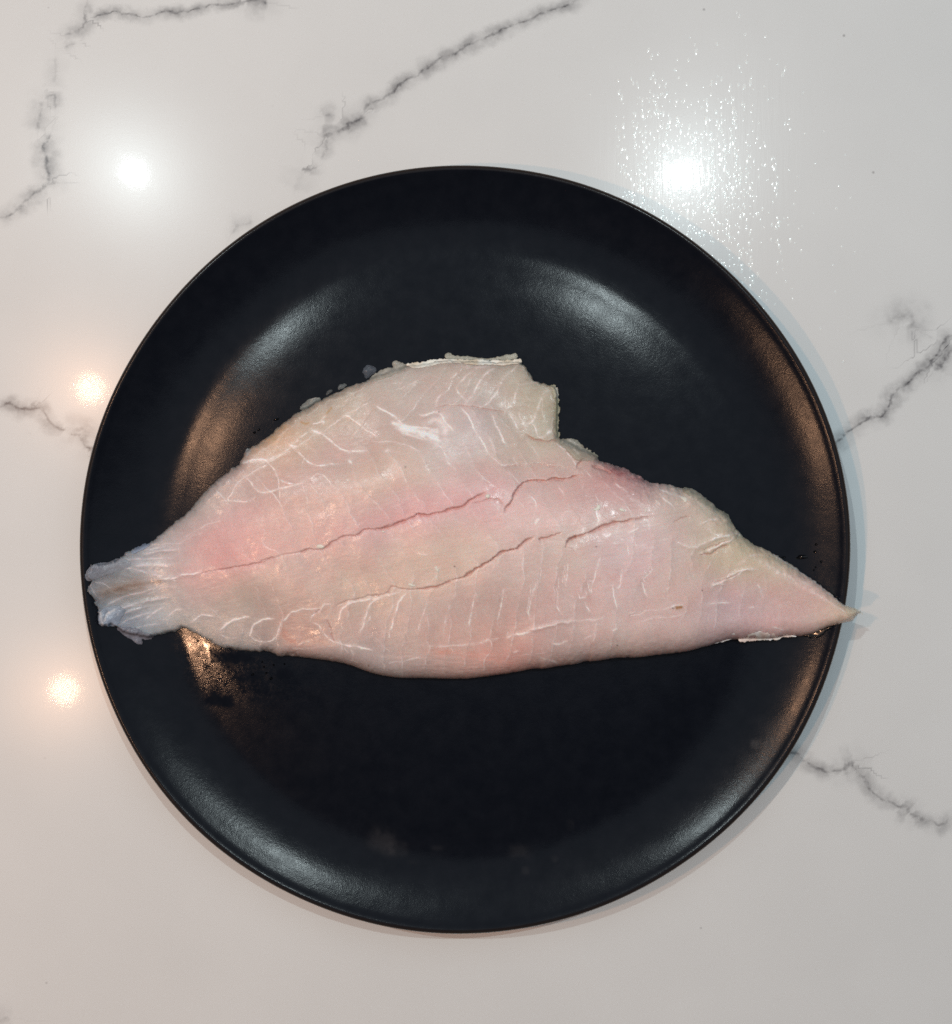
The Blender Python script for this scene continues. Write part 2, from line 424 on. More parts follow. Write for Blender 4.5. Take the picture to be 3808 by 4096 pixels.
# ------------------------------------------------------------------ fish fillet: traced features in photograph pixels
OUTLINE = (
 R('A', [(75,925),(85,890),(120,855),(180,840),(260,832),(310,805),(350,775),(400,750),(450,722),(540,690),(600,655),(640,615),(690,570),(760,520),(840,455),(900,385),(960,310),(1040,230),(1120,165),(1200,115),(1240,70)]) +
 R('B', [(135,875),(155,845),(200,810),(280,760),(360,700),(420,640),(470,610),(500,575),(560,545),(620,520),(680,475),(740,440),(830,405),(900,370),(980,343),(1050,318),(1120,285),(1200,255),(1300,228)]) +
 R('C', [(240,205),(330,195),(420,178),(500,165),(600,168),(700,172),(800,178),(900,182),(1000,178),(1085,178),(1075,195),(1110,205),(1130,240),(1150,275),(1165,318),(1230,332),(1290,358),(1335,365),(1345,420),(1350,500),(1345,560),(1343,640),(1350,700),(1360,745),(1420,775),(1470,800),(1530,830),(1590,860),(1640,880),(1650,905),(1680,920),(1740,935)]) +
 R('D', [(800,350),(860,380),(930,415),(1000,460),(1055,480),(1120,480),(1190,490),(1240,505),(1275,525),(1310,515),(1370,520),(1420,555),(1480,600),(1540,650),(1580,690),(1630,715),(1670,745),(1690,780),(1710,810),(1740,870),(1790,915)]) +
 R('E', [(690,735),(770,785),(800,780),(850,810),(920,850),(980,890),(1040,920),(1110,970),(1180,1020),(1260,1070),(1340,1130),(1420,1190),(1490,1250),(1560,1315),(1600,1333),(1650,1350),(1680,1362),(1715,1385),(1690,1395),(1660,1430),(1640,1465),(1590,1475),(1540,1480),(1500,1500),(1420,1520),(1360,1545),(1290,1575),(1220,1595),(1150,1605),(1020,1605),(940,1630),(840,1635),(700,1630),(570,1635),(500,1635),(400,1665),(300,1695),(150,1735)]) +
 R('G', [(1848,945),(1740,955),(1640,970),(1540,978),(1400,980),(1340,990),(1230,1008),(1200,1000),(1120,1025),(1000,1038),(930,1050),(880,1065),(830,1055),(700,1080),(560,1105),(400,1125),(290,1135),(100,1133)]) +
 R('F', [(1478,1130),(1300,1130),(1200,1120),(1100,1095),(1020,1070),(960,1045),(880,1020),(760,1000),(640,985),(540,968),(450,962),(410,975),(370,955),(340,930),(240,938),(130,930),(60,918)]) +
 R('A', [(1108,1464),(1040,1440),(980,1410),(920,1370),(860,1340),(800,1315),(775,1325),(730,1345),(640,1360),(580,1375),(545,1390),(500,1370),(440,1365),(380,1345),(330,1325),(290,1305),(240,1295),(180,1300),(175,1250),(180,1200),(160,1150),(130,1110),(85,1050),(80,1000),(110,985),(130,965),(80,962)]))

# white connective lines: region, half-width px, strength, points
LINES = [
 ('A',7,.9,[(1220,105),(1300,78),(1370,70),(1420,80),(1440,105)]),('A',5,.5,[(1250,90),(1340,90),(1430,70),(1500,62)]),
 ('A',4,.55,[(1440,105),(1490,150),(1510,200),(1520,290),(1530,370)]),('A',4,.55,[(1440,105),(1380,130),(1320,170),(1265,195)]),
 ('A',4,.5,[(1440,95),(1520,50),(1600,5)]),('A',4.5,.65,[(1265,205),(1310,240),(1350,300),(1400,318),(1470,305),(1530,290),(1600,270),(1680,250),(1700,235)]),
 ('A',4,.5,[(1265,195),(1200,260),(1160,330),(1130,375),(1200,380),(1260,385),(1320,370),(1345,345)]),
 ('A',6,.9,[(1530,225),(1580,245),(1625,250)]),('A',3.5,.35,[(1690,240),(1710,310),(1735,400)]),
 ('A',10,.45,[(430,860),(560,850),(720,850)]),('A',8,.35,[(420,890),(560,905),(700,880)]),('A',6,.4,[(520,765),(640,745),(770,735)]),
 ('A',4,.4,[(540,700),(640,700),(740,690),(800,690)]),('A',3.5,.3,[(790,690),(860,640),(950,610)]),('A',3.5,.3,[(830,640),(960,560),(1080,520)]),
 ('A',7,.6,[(300,850),(400,870),(520,900),(640,930)]),('A',5,.5,[(380,800),(470,810),(600,800),(720,800)]),('A',5,.5,[(450,750),(560,730),(680,720)]),('A',5,.5,[(260,1200),(380,1160),(500,1140)]),('A',4,.5,[(320,1290),(430,1240),(560,1200)]),('A',4,.4,[(420,1330),(520,1290),(640,1280)]),('A',4,.5,[(130,970),(110,1000),(140,1060),(190,1110)]),('A',6,.75,[(640,955),(740,945),(820,915),(880,910),(940,905)]),('A',5,.45,[(330,1095),(450,1060),(560,1030),(650,1000)]),
 ('A',5,.5,[(200,1180),(290,1120),(380,1080)]),('A',6,.4,[(230,1250),(330,1190),(430,1140),(560,1110),(700,1085)]),('A',6,.35,[(210,1290),(300,1230),(420,1190),(520,1160)]),
 ('A',4,.5,[(530,1250),(600,1190),(660,1160)]),('A',4,.6,[(690,1230),(740,1185),(795,1175)]),('A',4,.85,[(860,1275),(930,1225),(970,1215),(1040,1230)]),
 ('A',5,.95,[(1080,1330),(1140,1275),(1200,1245),(1290,1230)]),('A',5,.9,[(1300,1375),(1320,1310),(1350,1270),(1420,1240),(1480,1240)]),
 ('A',4,.7,[(1300,1375),(1360,1410),(1420,1415),(1490,1395),(1520,1290),(1560,1240),(1640,1180),(1740,1165),(1830,1160)]),('A',4,.45,[(1090,1370),(1190,1390)]),
 ('A',4,.5,[(560,1060),(640,1020),(760,1000)]),('A',3,.5,[(690,970),(720,950),(760,960)]),('A',3,.5,[(130,970),(200,985),(270,1020)]),
 ('B',4.5,.65,[(500,800),(540,840),(600,900),(650,940),(710,950),(790,940),(850,935)]),('B',3,.5,[(600,890),(580,930)]),
 ('B',4.5,.7,[(690,705),(750,730),(800,780),(880,840),(960,845),(1060,840)]),('B',9,.8,[(655,690),(700,702),(740,715)]),('B',8,.7,[(490,795),(540,810)]),
 ('B',4.5,.65,[(910,580),(960,625),(1050,680),(1130,745)]),('B',3.5,.5,[(740,700),(820,630),(900,580),(1000,520),(1090,485)]),('B',6,.6,[(890,585),(930,590)]),
 ('B',3.5,.4,[(550,800),(650,740),(700,705)]),('B',4,.5,[(330,900),(420,870),(500,810)]),('B',4,.5,[(520,780),(600,720),(650,690)]),('B',8,.6,[(270,930),(330,910),(370,890)]),
 ('B',4,.9,[(660,640),(720,630),(745,620),(730,650)]),('B',3.5,.4,[(720,620),(750,585)]),
 ('B',6,.9,[(1135,515),(1170,545),(1240,575),(1280,610),(1310,640)]),('B',17,.75,[(1275,660),(1360,690),(1450,710),(1530,740),(1590,765)]),('B',9,.5,[(1300,650),(1400,672),(1500,680),(1580,690)]),('B',8,.45,[(1290,700),(1400,740),(1500,760)]),
 ('B',6,.8,[(1440,570),(1490,580),(1560,545),(1600,580),(1640,640),(1690,695)]),('B',4,.6,[(1560,520),(1570,460),(1600,430)]),
 ('B',16,.95,[(1285,668),(1360,682),(1440,705),(1500,722)]),('B',10,.9,[(1440,700),(1520,722),(1590,750)]),('B',22,.4,[(1480,640),(1600,600),(1650,700),(1560,800)]),('B',4,.6,[(700,1005),(740,1015),(780,1070),(795,1085)]),('B',4,.35,[(640,1050),(670,1020),(700,1005)]),('B',4,.4,[(1100,770),(1300,780),(1400,820),(1450,860),(1475,895)]),
 ('B',14,.5,[(1195,840),(1230,845)]),('B',9,.6,[(925,905),(950,930)]),('B',3,.4,[(1240,340),(1300,345),(1340,340)]),('B',3.5,.35,[(1260,390),(1330,370),(1420,330),(1500,280)]),('B',3,.3,[(1320,400),(1400,350),(1480,330)]),
 ('B',3,.3,[(1420,1170),(1445,1230)]),('B',3,.4,[(560,1300),(600,1290)]),('B',3,.25,[(820,420),(900,400),(980,440),(900,480)]),
 ('B',3,.4,[(1420,1585),(1500,1605)]),('B',7,.8,[(1565,1690),(1580,1730)]),('B',3.5,.4,[(1580,1740),(1540,1790),(1500,1830)]),
 ('C',4,.65,[(595,385),(640,440),(680,465),(660,500)]),('C',5,.55,[(680,480),(730,420),(760,350),(800,290),(870,240)]),('C',5,.65,[(770,525),(830,490),(900,420),(920,350),(980,280),(1050,210)]),
 ('C',5,.5,[(960,550),(1020,490),(1040,420),(1060,350)]),('C',5,.4,[(600,380),(640,320),(700,270),(780,220)]),('C',3,.35,[(410,190),(420,240)]),('C',3,.3,[(540,330),(620,250)]),
 ('C',4.5,.75,[(850,560),(880,620),(920,700),(950,770),(970,800)]),('C',5,.8,[(640,530),(700,600),(740,690),(800,780),(835,860)]),('C',5,.8,[(1000,570),(1030,630),(1050,670)]),
 ('C',3.5,.45,[(1110,750),(1160,820),(1210,890)]),('C',4,.55,[(1340,790),(1400,830),(1450,890),(1480,950)]),
 ('C',5,.65,[(1095,650),(1150,640),(1185,590),(1192,550)]),('C',5,.6,[(1165,640),(1190,700),(1210,745),(1250,735),(1295,690)]),('C',9,.8,[(1268,712),(1295,690)]),('C',9,.35,[(1190,560),(1215,470),(1255,410),(1340,372)]),('C',4,.45,[(1060,360),(1160,330),(1260,340)]),('C',4,.4,[(1130,700),(1090,640),(1060,560)]),('C',3,.3,[(1240,420),(1230,560),(1260,640)]),('C',3.5,.4,[(670,830),(700,880),(720,920)]),('C',5,.5,[(460,790),(520,860),(560,950),(610,995)]),('C',4,.65,[(1020,890),(1045,935)]),('C',4,.7,[(930,945),(975,945)]),
 ('C',3,.4,[(840,870),(900,920),(940,945)]),('C',3.5,.55,[(970,980),(1020,1030),(1060,1075)]),('C',3.5,.4,[(750,990),(820,1060),(900,1120)]),
 ('C',4,.65,[(1120,1165),(1160,1190),(1180,1230),(1180,1275)]),('C',6,.6,[(1195,1340),(1175,1380)]),('C',4,.7,[(745,1370),(730,1400)]),
 ('C',6,.85,[(1640,1240),(1625,1290),(1640,1340),(1630,1400)]),('C',9,.7,[(1800,1265),(1840,1280)]),('C',3,.35,[(720,1290),(770,1350)]),('C',3.5,.5,[(1330,1090),(1390,1160)]),('C',3.5,.4,[(1760,1080),(1848,1140)]),
 ('C',3,.4,[(1620,1165),(1640,1210)]),('C',12,.3,[(620,200),(720,230),(800,220),(880,215)]),('C',3,.5,[(330,1590),(380,1610)]),
 ('C',3.5,.5,[(1420,1050),(1415,1035)]),('C',3,.5,[(1540,980),(1580,1020),(1590,1040)]),
 ('D',3.5,.4,[(720,480),(770,520),(830,550)]),('D',5,.7,[(1050,620),(1100,660)]),('D',4.5,.6,[(1090,580),(1150,620),(1210,690),(1205,710)]),('D',4,.5,[(1060,480),(1100,540),(1200,570),(1300,600)]),
 ('D',4.5,.8,[(595,720),(605,760),(590,795)]),('D',10,.8,[(580,690),(600,660)]),('D',4,.6,[(1420,810),(1480,785),(1560,770),(1570,740)]),
 ('D',4,.8,[(1480,860),(1510,855),(1500,880),(1550,905),(1600,900)]),('D',7,.75,[(1240,970),(1360,1010),(1470,960),(1560,920),(1640,910),(1720,885),(1770,895)]),('D',5,.7,[(1480,1030),(1570,980),(1650,950),(1700,915)]),
 ('D',5,.7,[(1420,1050),(1460,1065)]),('D',5,.7,[(1640,1240),(1720,1200),(1780,1180),(1848,1180)]),('D',5,.6,[(1520,1310),(1580,1290),(1640,1250)]),('D',4,.6,[(1515,1335),(1530,1300),(1620,1285)]),
 ('D',3.2,.75,[(595,1080),(575,1160),(552,1240),(530,1370)]),('D',3,.65,[(345,1130),(335,1210),(325,1310)]),('D',2.6,.6,[(322,1150),(310,1300)]),('D',2.6,.5,[(300,1190),(298,1290)]),('D',3,.65,[(243,1320),(265,1400),(250,1470),(290,1540)]),('D',2.6,.5,[(265,1250),(270,1330)]),
 ('D',3.5,.75,[(430,1385),(440,1415),(490,1395),(482,1345)]),('D',3.5,.7,[(470,1440),(490,1480),(515,1522)]),('D',2.6,.6,[(500,1285),(518,1372)]),('D',2.6,.55,[(515,1275),(530,1365)]),('D',2.6,.5,[(500,1275),(548,1265)]),
 ('D',3.5,.8,[(785,1180),(770,1260),(762,1330),(735,1330)]),('D',3.5,.9,[(705,1310),(715,1420),(740,1500)]),('D',3.2,.6,[(815,980),(835,1065)]),('D',3,.4,[(885,960),(890,1010)]),
 ('D',3.5,.65,[(1010,1160),(1010,1210),(950,1250)]),('D',3.8,.9,[(945,1285),(955,1350),(985,1395)]),('D',2.6,.55,[(960,1190),(990,1270)]),('D',2.6,.6,[(940,1240),(960,1280)]),('D',2.6,.5,[(985,1180),(1005,1215)]),
 ('D',3.2,.6,[(985,790),(1005,860)]),('D',4.5,.9,[(835,885),(880,870),(910,845)]),('D',8,.55,[(640,930),(700,890),(770,870)]),
 ('D',2.6,.5,[(125,1160),(110,1280)]),('D',3,.7,[(85,1290),(50,1380),(30,1480),(15,1540),(40,1585)]),('D',3,.5,[(40,1320),(30,1400),(5,1530)]),
 ('D',4,.4,[(830,1545),(880,1535),(970,1510),(1080,1510),(1180,1480)]),('D',5,.5,[(0,1680),(120,1650),(250,1610),(380,1600)]),('D',4,.6,[(1140,1500),(1190,1465),(1275,1465)]),('D',3.5,.4,[(1280,1540),(1200,1560),(1060,1570)]),
 ('D',3.5,.7,[(695,1670),(720,1668),(735,1650)]),('D',3.5,.65,[(210,1785),(260,1785),(330,1760)]),('D',4,.45,[(470,1745),(560,1700)]),('D',3.5,.3,[(880,1620),(1000,1580),(1080,1555)]),('D',3,.3,[(340,1380),(380,1400)]),
 ('D',3.5,.35,[(1490,1540),(1480,1600)]),
 ('E',4,.6,[(270,1310),(360,1290),(480,1285)]),('E',5,.7,[(310,1140),(370,1115),(430,1115)]),('E',4,.5,[(730,1120),(770,1190),(790,1240)]),('E',5,.7,[(380,1110),(460,1070),(540,1045),(600,990),(660,975),(730,985)]),
 ('E',6,.4,[(540,950),(600,890),(680,850),(800,850)]),('E',4,.3,[(930,1320),(960,1300)]),('E',16,.25,[(700,870),(900,990),(1100,1080),(1300,1160)]),('E',4,.6,[(890,1515),(990,1540)]),
 ('E',4,.75,[(780,795),(850,822),(980,905),(1110,985),(1260,1085),(1420,1205),(1555,1325)]),('E',6,.35,[(620,900),(560,940)]),('E',4,.5,[(650,1340),(720,1330)]),
 ('F',4.5,.6,[(410,740),(440,700),(500,660),(540,620),(640,610),(710,610)]),('F',4.5,.75,[(640,700),(660,650),(720,620),(740,580),(790,575)]),('F',4,.5,[(380,850),(410,780),(415,740)]),
 ('F',5,.8,[(855,690),(870,620),(910,580),(960,560),(1060,545),(1180,520),(1300,485)]),('F',4.5,.75,[(1010,790),(1040,720),(1060,620),(1090,560),(1180,520)]),('F',4.5,.8,[(1220,820),(1240,740),(1270,640),(1290,550),(1350,490)]),
 ('F',3.5,.4,[(1430,790),(1440,730),(1480,620),(1500,540)]),('F',3.2,.5,[(1610,790),(1640,660)]),('F',3,.75,[(1805,750),(1815,640)]),('F',3,.6,[(1830,600),(1842,540)]),
 ('F',4.5,.5,[(650,705),(720,750),(760,820),(790,840),(900,880)]),('F',6,.95,[(895,878),(980,885),(1100,912)]),('F',3,.4,[(890,900),(920,930)]),('F',3.5,.3,[(1110,820),(1150,850),(1220,930)]),('F',4,.4,[(1220,1005),(1320,1000),(1400,970),(1460,965)]),
 ('F',3,.4,[(500,905),(640,905),(780,885)]),('F',5,.5,[(540,880),(620,850),(640,860)]),('F',3,.3,[(880,780),(870,720)]),('F',3,.35,[(930,990),(990,1005)]),('F',4,.3,[(940,900),(960,940),(950,990)]),
 ('G',3,.5,[(155,650),(135,790)]),('G',3.2,.7,[(370,515),(345,600),(330,750)]),('G',3.2,.7,[(580,460),(545,650),(530,730)]),
 ('G',5,.7,[(390,865),(470,840),(540,830)]),('G',6,.8,[(600,820),(640,800),(770,780)]),('G',4,.6,[(610,785),(600,820)]),('G',4.5,.5,[(770,780),(860,745),(960,715),(1070,700),(1190,690),(1300,675)]),
 ('G',4,.5,[(1490,645),(1580,625)]),('G',4,.7,[(930,872),(990,870),(1050,845)]),('G',3.5,.7,[(1370,765),(1400,755)]),('G',4,.3,[(720,945),(880,935)]),('G',6,.6,[(840,965),(930,990),(980,1010)]),
 ('G',8,.35,[(0,880),(100,885),(220,880),(390,865)]),('G',4,.6,[(650,925),(690,915)]),('G',3,.4,[(190,890),(230,950)]),('G',3.5,.4,[(760,450),(830,440)]),
 ('G',3,.35,[(1160,830),(1250,790)]),('G',3,.3,[(1200,930),(1340,880)]),
]
CRACKS = [  # region, half-width px, depth mm, points
 ('A',4,.7,[(1060,885),(1160,870),(1250,850),(1340,840),(1430,805),(1490,785)]),
 ('F',4,.6,[(0,335),(80,310),(150,295),(210,293),(300,270),(400,230)]),
 ('F',3,.35,[(390,232),(460,212),(530,203)]),('A',3,.35,[(930,908),(1000,895),(1070,884)]),
 ('F',5,1.0,[(520,205),(600,185),(640,170),(700,183),(760,160),(800,125),(870,90),(930,75),(975,80),(1040,35),(1130,25),(1200,10),(1250,-10)]),
 ('C',7,1.5,[(0,1418),(90,1405),(160,1380),(250,1345),(320,1305),(400,1312),(470,1295),(560,1275),(650,1255),(700,1205),(760,1175),(820,1150)]),
 ('C',8,1.7,[(950,1290),(990,1230),(1030,1160),(1060,1100),(1110,1065),(1170,1060),(1250,1060),(1330,1045),(1410,1050),(1470,1025),(1530,1010)]),
 ('C',3.5,.5,[(700,1230),(780,1220),(850,1190),(910,1200),(950,1240)]),
 ('G',6,1.0,[(-60,470),(0,465),(100,445),(200,405)]),
 ('G',9,1.9,[(200,405),(280,380),(370,325),(450,275),(500,245),(560,195),(620,185),(680,165),(740,110),(800,85)]),
 ('G',7,1.1,[(830,105),(880,90),(950,75),(1000,50)]),
 ('G',7,1.2,[(1030,165),(1045,120),(1060,100),(1110,75)]),
 ('D',8,1.6,[(330,960),(400,915),(470,895),(560,865),(640,825),(720,800),(800,790),(880,775)]),
 ('D',5,.6,[(880,775),(940,762),(1000,752)]),
 ('F',4,.6,[(820,590),(900,555),(980,540),(1060,520),(1150,510),(1210,490),(1245,445),(1300,465),(1400,470),(1500,460)]),
 ('C',6,.9,[(1110,720),(1170,758),(1270,768),(1350,764)]),('C',5,.5,[(450,520),(520,508),(620,510),(720,515),(860,545),(960,550)]),
 ('C',6,1.2,[(1480,965),(1495,935),(1530,905),(1560,895)]),
 ('C',7,1.2,[(1590,955),(1640,955),(1700,985),(1740,1010)]),
 ('C',4,.5,[(930,950),(1050,948),(1200,935),(1340,962),(1480,968)]),
 ('E',6,.8,[(230,800),(320,770),(420,735),(470,720)]),
 ('E',6,.8,[(200,845),(300,845),(380,790),(470,760)]),
 ('D',4,.5,[(1190,800),(1260,770),(1330,750)]),
 ('F',5,.7,[(760,690),(790,760),(800,830),(830,860)]),
 ('F',4,.6,[(650,655),(690,640),(720,615)]),
 ('A',5,.8,[(210,1270),(225,1220),(250,1190)]),
 ('G',4,.5,[(1490,650),(1540,642),(1600,625)]),
 ('E',5,.5,[(340,1110),(420,1075),(500,1050)]),
]
COLS = [ # x, y (1848-wide photograph), sRGB
 (185,1105,138,143,158),(225,1095,150,155,168),(215,1145,132,122,110),(245,1150,146,128,112),(205,1195,146,162,184),(240,1215,140,152,170),(285,1190,158,172,184),(270,1075,152,160,170),(310,1065,175,182,190),(285,1100,180,184,192),(300,1132,168,140,120),(340,1125,210,185,178),
 (330,1090,205,192,190),(360,1050,205,165,162),(400,1060,216,158,155),(450,1045,216,158,156),(400,1130,212,163,158),(500,1040,212,160,156),(450,1170,196,174,156),(350,1190,165,168,165),(390,1215,155,155,148),(430,1220,165,158,150),(500,1252,118,128,134),(455,1250,125,134,138),(545,1265,140,142,142),(330,1210,140,155,165),
 (330,1035,140,150,152),(380,985,160,160,156),(430,930,168,158,152),(460,920,180,155,150),(500,900,186,154,147),(545,855,202,164,128),(520,875,206,164,118),(580,830,192,160,128),(600,810,186,165,140),(640,780,176,165,138),
 (560,920,190,155,146),(650,870,196,163,152),(600,960,202,172,156),(700,950,207,177,158),(520,1000,202,164,154),(620,1000,206,166,157),(700,1020,210,160,157),(800,1000,210,158,158),(900,970,214,165,164),(960,955,214,165,163),
 (800,900,207,180,160),(900,905,210,180,166),(850,830,196,176,166),(800,780,190,170,156),(700,790,186,166,148),(650,800,180,162,140),(750,730,188,180,164),(900,720,193,175,156),(950,760,188,172,160),(1000,740,176,166,142),(1050,780,178,170,136),(1070,800,184,178,144),(1070,840,178,170,136),(1010,800,190,174,154),
 (930,830,200,182,178),(880,840,202,190,184),(870,870,198,184,178),(980,870,196,178,160),(1050,880,198,180,158),(1130,870,196,176,150),(1110,855,180,174,155),(1030,850,186,168,148),(820,830,198,176,162),(740,840,196,168,154),
 (1050,930,207,166,160),(1100,915,205,165,156),(1150,920,196,150,145),(1180,905,188,158,140),(1200,920,166,100,104),(1215,930,170,105,108),(1180,930,190,138,136),(1250,950,190,165,158),(1100,960,214,178,168),(1000,1000,218,182,172),(900,1050,214,187,168),(800,1080,210,182,165),(700,1090,206,175,163),(600,1080,206,168,160),(560,1110,206,178,164),(700,1140,198,175,152),(800,1120,208,182,162),(600,1150,194,168,152),(850,1100,212,186,165),
 (1200,1000,210,184,170),(1300,980,202,182,166),(1350,960,190,174,152),(1380,1000,188,176,154),(1400,1040,192,177,148),(1300,1040,208,184,172),(1200,1060,213,184,180),(1250,1050,214,186,185),(1220,1090,210,180,178),(1100,1080,210,184,170),(1000,1120,206,180,168),(1100,1150,206,176,168),(1200,1150,208,176,168),(1300,1120,210,180,166),(1400,1090,202,178,148),(1450,1080,202,184,146),(1430,1060,196,180,140),(1500,1110,206,186,154),
 (1450,1150,202,165,158),(1400,1170,204,166,170),(1350,1150,206,176,164),(1500,1170,204,160,154),(1550,1170,206,168,156),(1600,1190,208,180,160),(1650,1195,214,194,162),(1550,1210,200,164,160),(1450,1200,200,166,165),(1400,1220,190,170,165),(1300,1220,200,178,170),(1200,1230,202,180,170),(1300,1190,208,168,158),(1420,1190,196,164,168),
 (900,1180,200,174,162),(800,1200,194,168,156),(700,1210,190,164,152),(1000,1180,198,168,158),(1040,1200,196,158,148),(1120,1190,200,166,156),(900,1230,196,166,154),(620,1190,186,160,148),(575,1240,206,138,118),(560,1228,198,144,128),(535,1215,170,155,142),(500,1210,178,158,146),(650,1220,192,162,148),(610,1240,198,162,142),(700,1270,168,152,148),(600,1265,162,148,148),(650,1285,150,146,146),(740,1305,150,150,148),(800,1305,160,152,150),(870,1305,176,156,152),(950,1295,192,160,154),(870,1262,208,158,138),(980,1275,208,142,126),(930,1262,204,146,126),(1010,1285,196,140,128),(800,1262,190,162,150),(1050,1262,196,164,156),(1100,1240,196,170,162),(1080,1280,188,166,156),
]
THICK = [ # x, y (1848-wide), body thickness mm
 (190,1120,2.2),(240,1200,2.4),(300,1130,3.2),(330,1060,3.0),(400,1100,6.0),(350,1200,2.8),(450,1240,2.6),(500,1050,9.5),(420,960,5.0),(600,960,10.0),(540,860,4.5),(700,1000,12.0),(600,1150,9.5),(560,1230,5.0),
 (700,830,6.5),(650,790,3.0),(800,760,3.5),(900,720,2.8),(1000,720,2.4),(1050,800,2.2),(1075,770,1.8),(1075,840,2.0),(1000,850,5.5),(900,850,8.5),(1120,870,4.5),(1100,900,8),(800,920,12),(900,1000,14.0),(1000,950,13.0),(1100,1000,14.5),(1200,960,11),(1000,1080,15.0),(1250,1050,14.0),(1350,980,9),(1400,1040,8),(1350,1100,12.5),(1450,1100,8.5),(1500,1150,9.0),(1580,1180,6.5),(1650,1195,3.0),(1450,1200,10.0),(1300,1200,13.0),(1100,1200,14.0),(900,1200,13.0),(800,1200,12.0),(700,1220,10.0),(900,1280,9),(700,1270,7),
]
def idw(px, py, pts, sigma):
    X = px / 2.0606; Y = py / 2.0606
    n = len(pts[0]) - 2
    acc = np.zeros(px.shape + (n,)); ws = np.zeros(px.shape) + 1e-12
    for p in pts:
        d2 = (X - p[0]) ** 2 + (Y - p[1]) ** 2
        wgt = np.exp(-d2 / (2 * sigma * sigma)) + 1e-3 / (1 + d2 / (sigma * sigma)) ** 2
        ws += wgt
        for k in range(n): acc[..., k] += wgt * p[2 + k]
    return acc / ws[..., None]

GAIN = 0.80     # photograph value of a surface = GAIN * its albedo, roughly, under these lamps

class Patch:
    """closed height-field solid over a traced outline (photograph pixels)"""
    def __init__(s, outline, step, rag=3.0, rag_scale=14, seed=1, pad=8):
        poly = smooth_poly(outline, 1)
        xs = [p[0] for p in poly]; ys = [p[1] for p in poly]
        gx = np.arange(min(xs) - pad, max(xs) + pad, step); gy = np.arange(min(ys) - pad, max(ys) + pad, step)
        s.px, s.py = np.meshgrid(gx, gy); s.step = step; s.gx = gx; s.gy = gy
        if callable(rag): rag = rag(s.px, s.py)
        qx = s.px + fbm(s.px, s.py, rag_scale, seed, 3) * rag; qy = s.py + fbm(s.px, s.py, rag_scale, seed + 40, 3) * rag
        ins = inside_poly(qx, qy, poly)
        d, _, _ = seg_dist(qx, qy, poly + [poly[0]], 420)
        d = np.minimum(d, 420)
        s.sd = np.where(ins, d, -d)
    def build(s, name, top, base, color, mat, parent, zmap, extra=None, edge=0.00025):
        """top = thickness field (m), base = function of X, Y, zmap = height field used to place pixels"""
        st = s.step; keep = s.sd > -st * 0.75
        g_y, g_x = np.gradient(s.sd, st)
        mv = keep & (s.sd < st * .3)
        px = s.px.copy(); py = s.py.copy()
        gl = np.maximum(g_x ** 2 + g_y ** 2, .25)
        px[mv] += (-s.sd * g_x / gl)[mv]; py[mv] += (-s.sd * g_y / gl)[mv]
        cell = keep[:-1, :-1] & keep[1:, :-1] & keep[:-1, 1:] & keep[1:, 1:]
        mx = np.maximum(np.maximum(s.sd[:-1, :-1], s.sd[1:, :-1]), np.maximum(s.sd[:-1, 1:], s.sd[1:, 1:]))
        cell &= mx > 0
        used = np.zeros(keep.shape, bool)
        used[:-1, :-1] |= cell; used[1:, :-1] |= cell; used[:-1, 1:] |= cell; used[1:, 1:] |= cell
        idx = np.full(keep.shape, -1); n = used.sum(); idx[used] = np.arange(n)
        X, Y = at(px, py, zmap)
        B = base(X, Y)
        T = np.maximum(top, edge)
        co_t = np.stack([X, Y, B + T], -1)[used]; co_b = np.stack([X, Y, B], -1)[used]
        a = idx[:-1, :-1][cell]; b = idx[:-1, 1:][cell]; c = idx[1:, 1:][cell]; d = idx[1:, :-1][cell]
        ft = np.stack([a, d, c, b], -1); fb = np.stack([a, b, c, d], -1) + n
        e = np.concatenate([np.stack([a, d], -1), np.stack([d, c], -1), np.stack([c, b], -1), np.stack([b, a], -1)])
        key = np.sort(e, 1); kk = key[:, 0].astype(np.int64) * (n + 1) + key[:, 1]
        u, inv, cnt = np.unique(kk, return_inverse=True, return_counts=True)
        eb = e[cnt[inv] == 1]
        fs = np.stack([eb[:, 1], eb[:, 0], eb[:, 0] + n, eb[:, 1] + n], -1)
        o = new_mesh(name, np.concatenate([co_t, co_b]), np.concatenate([ft, fb, fs]), mat, parent)
        cc = color[used]; cattr(o, 'tint', np.concatenate([cc, cc]))
        for k, v in (extra or {}).items():
            fattr(o, k, np.concatenate([v[used], v[used]]))
        return o

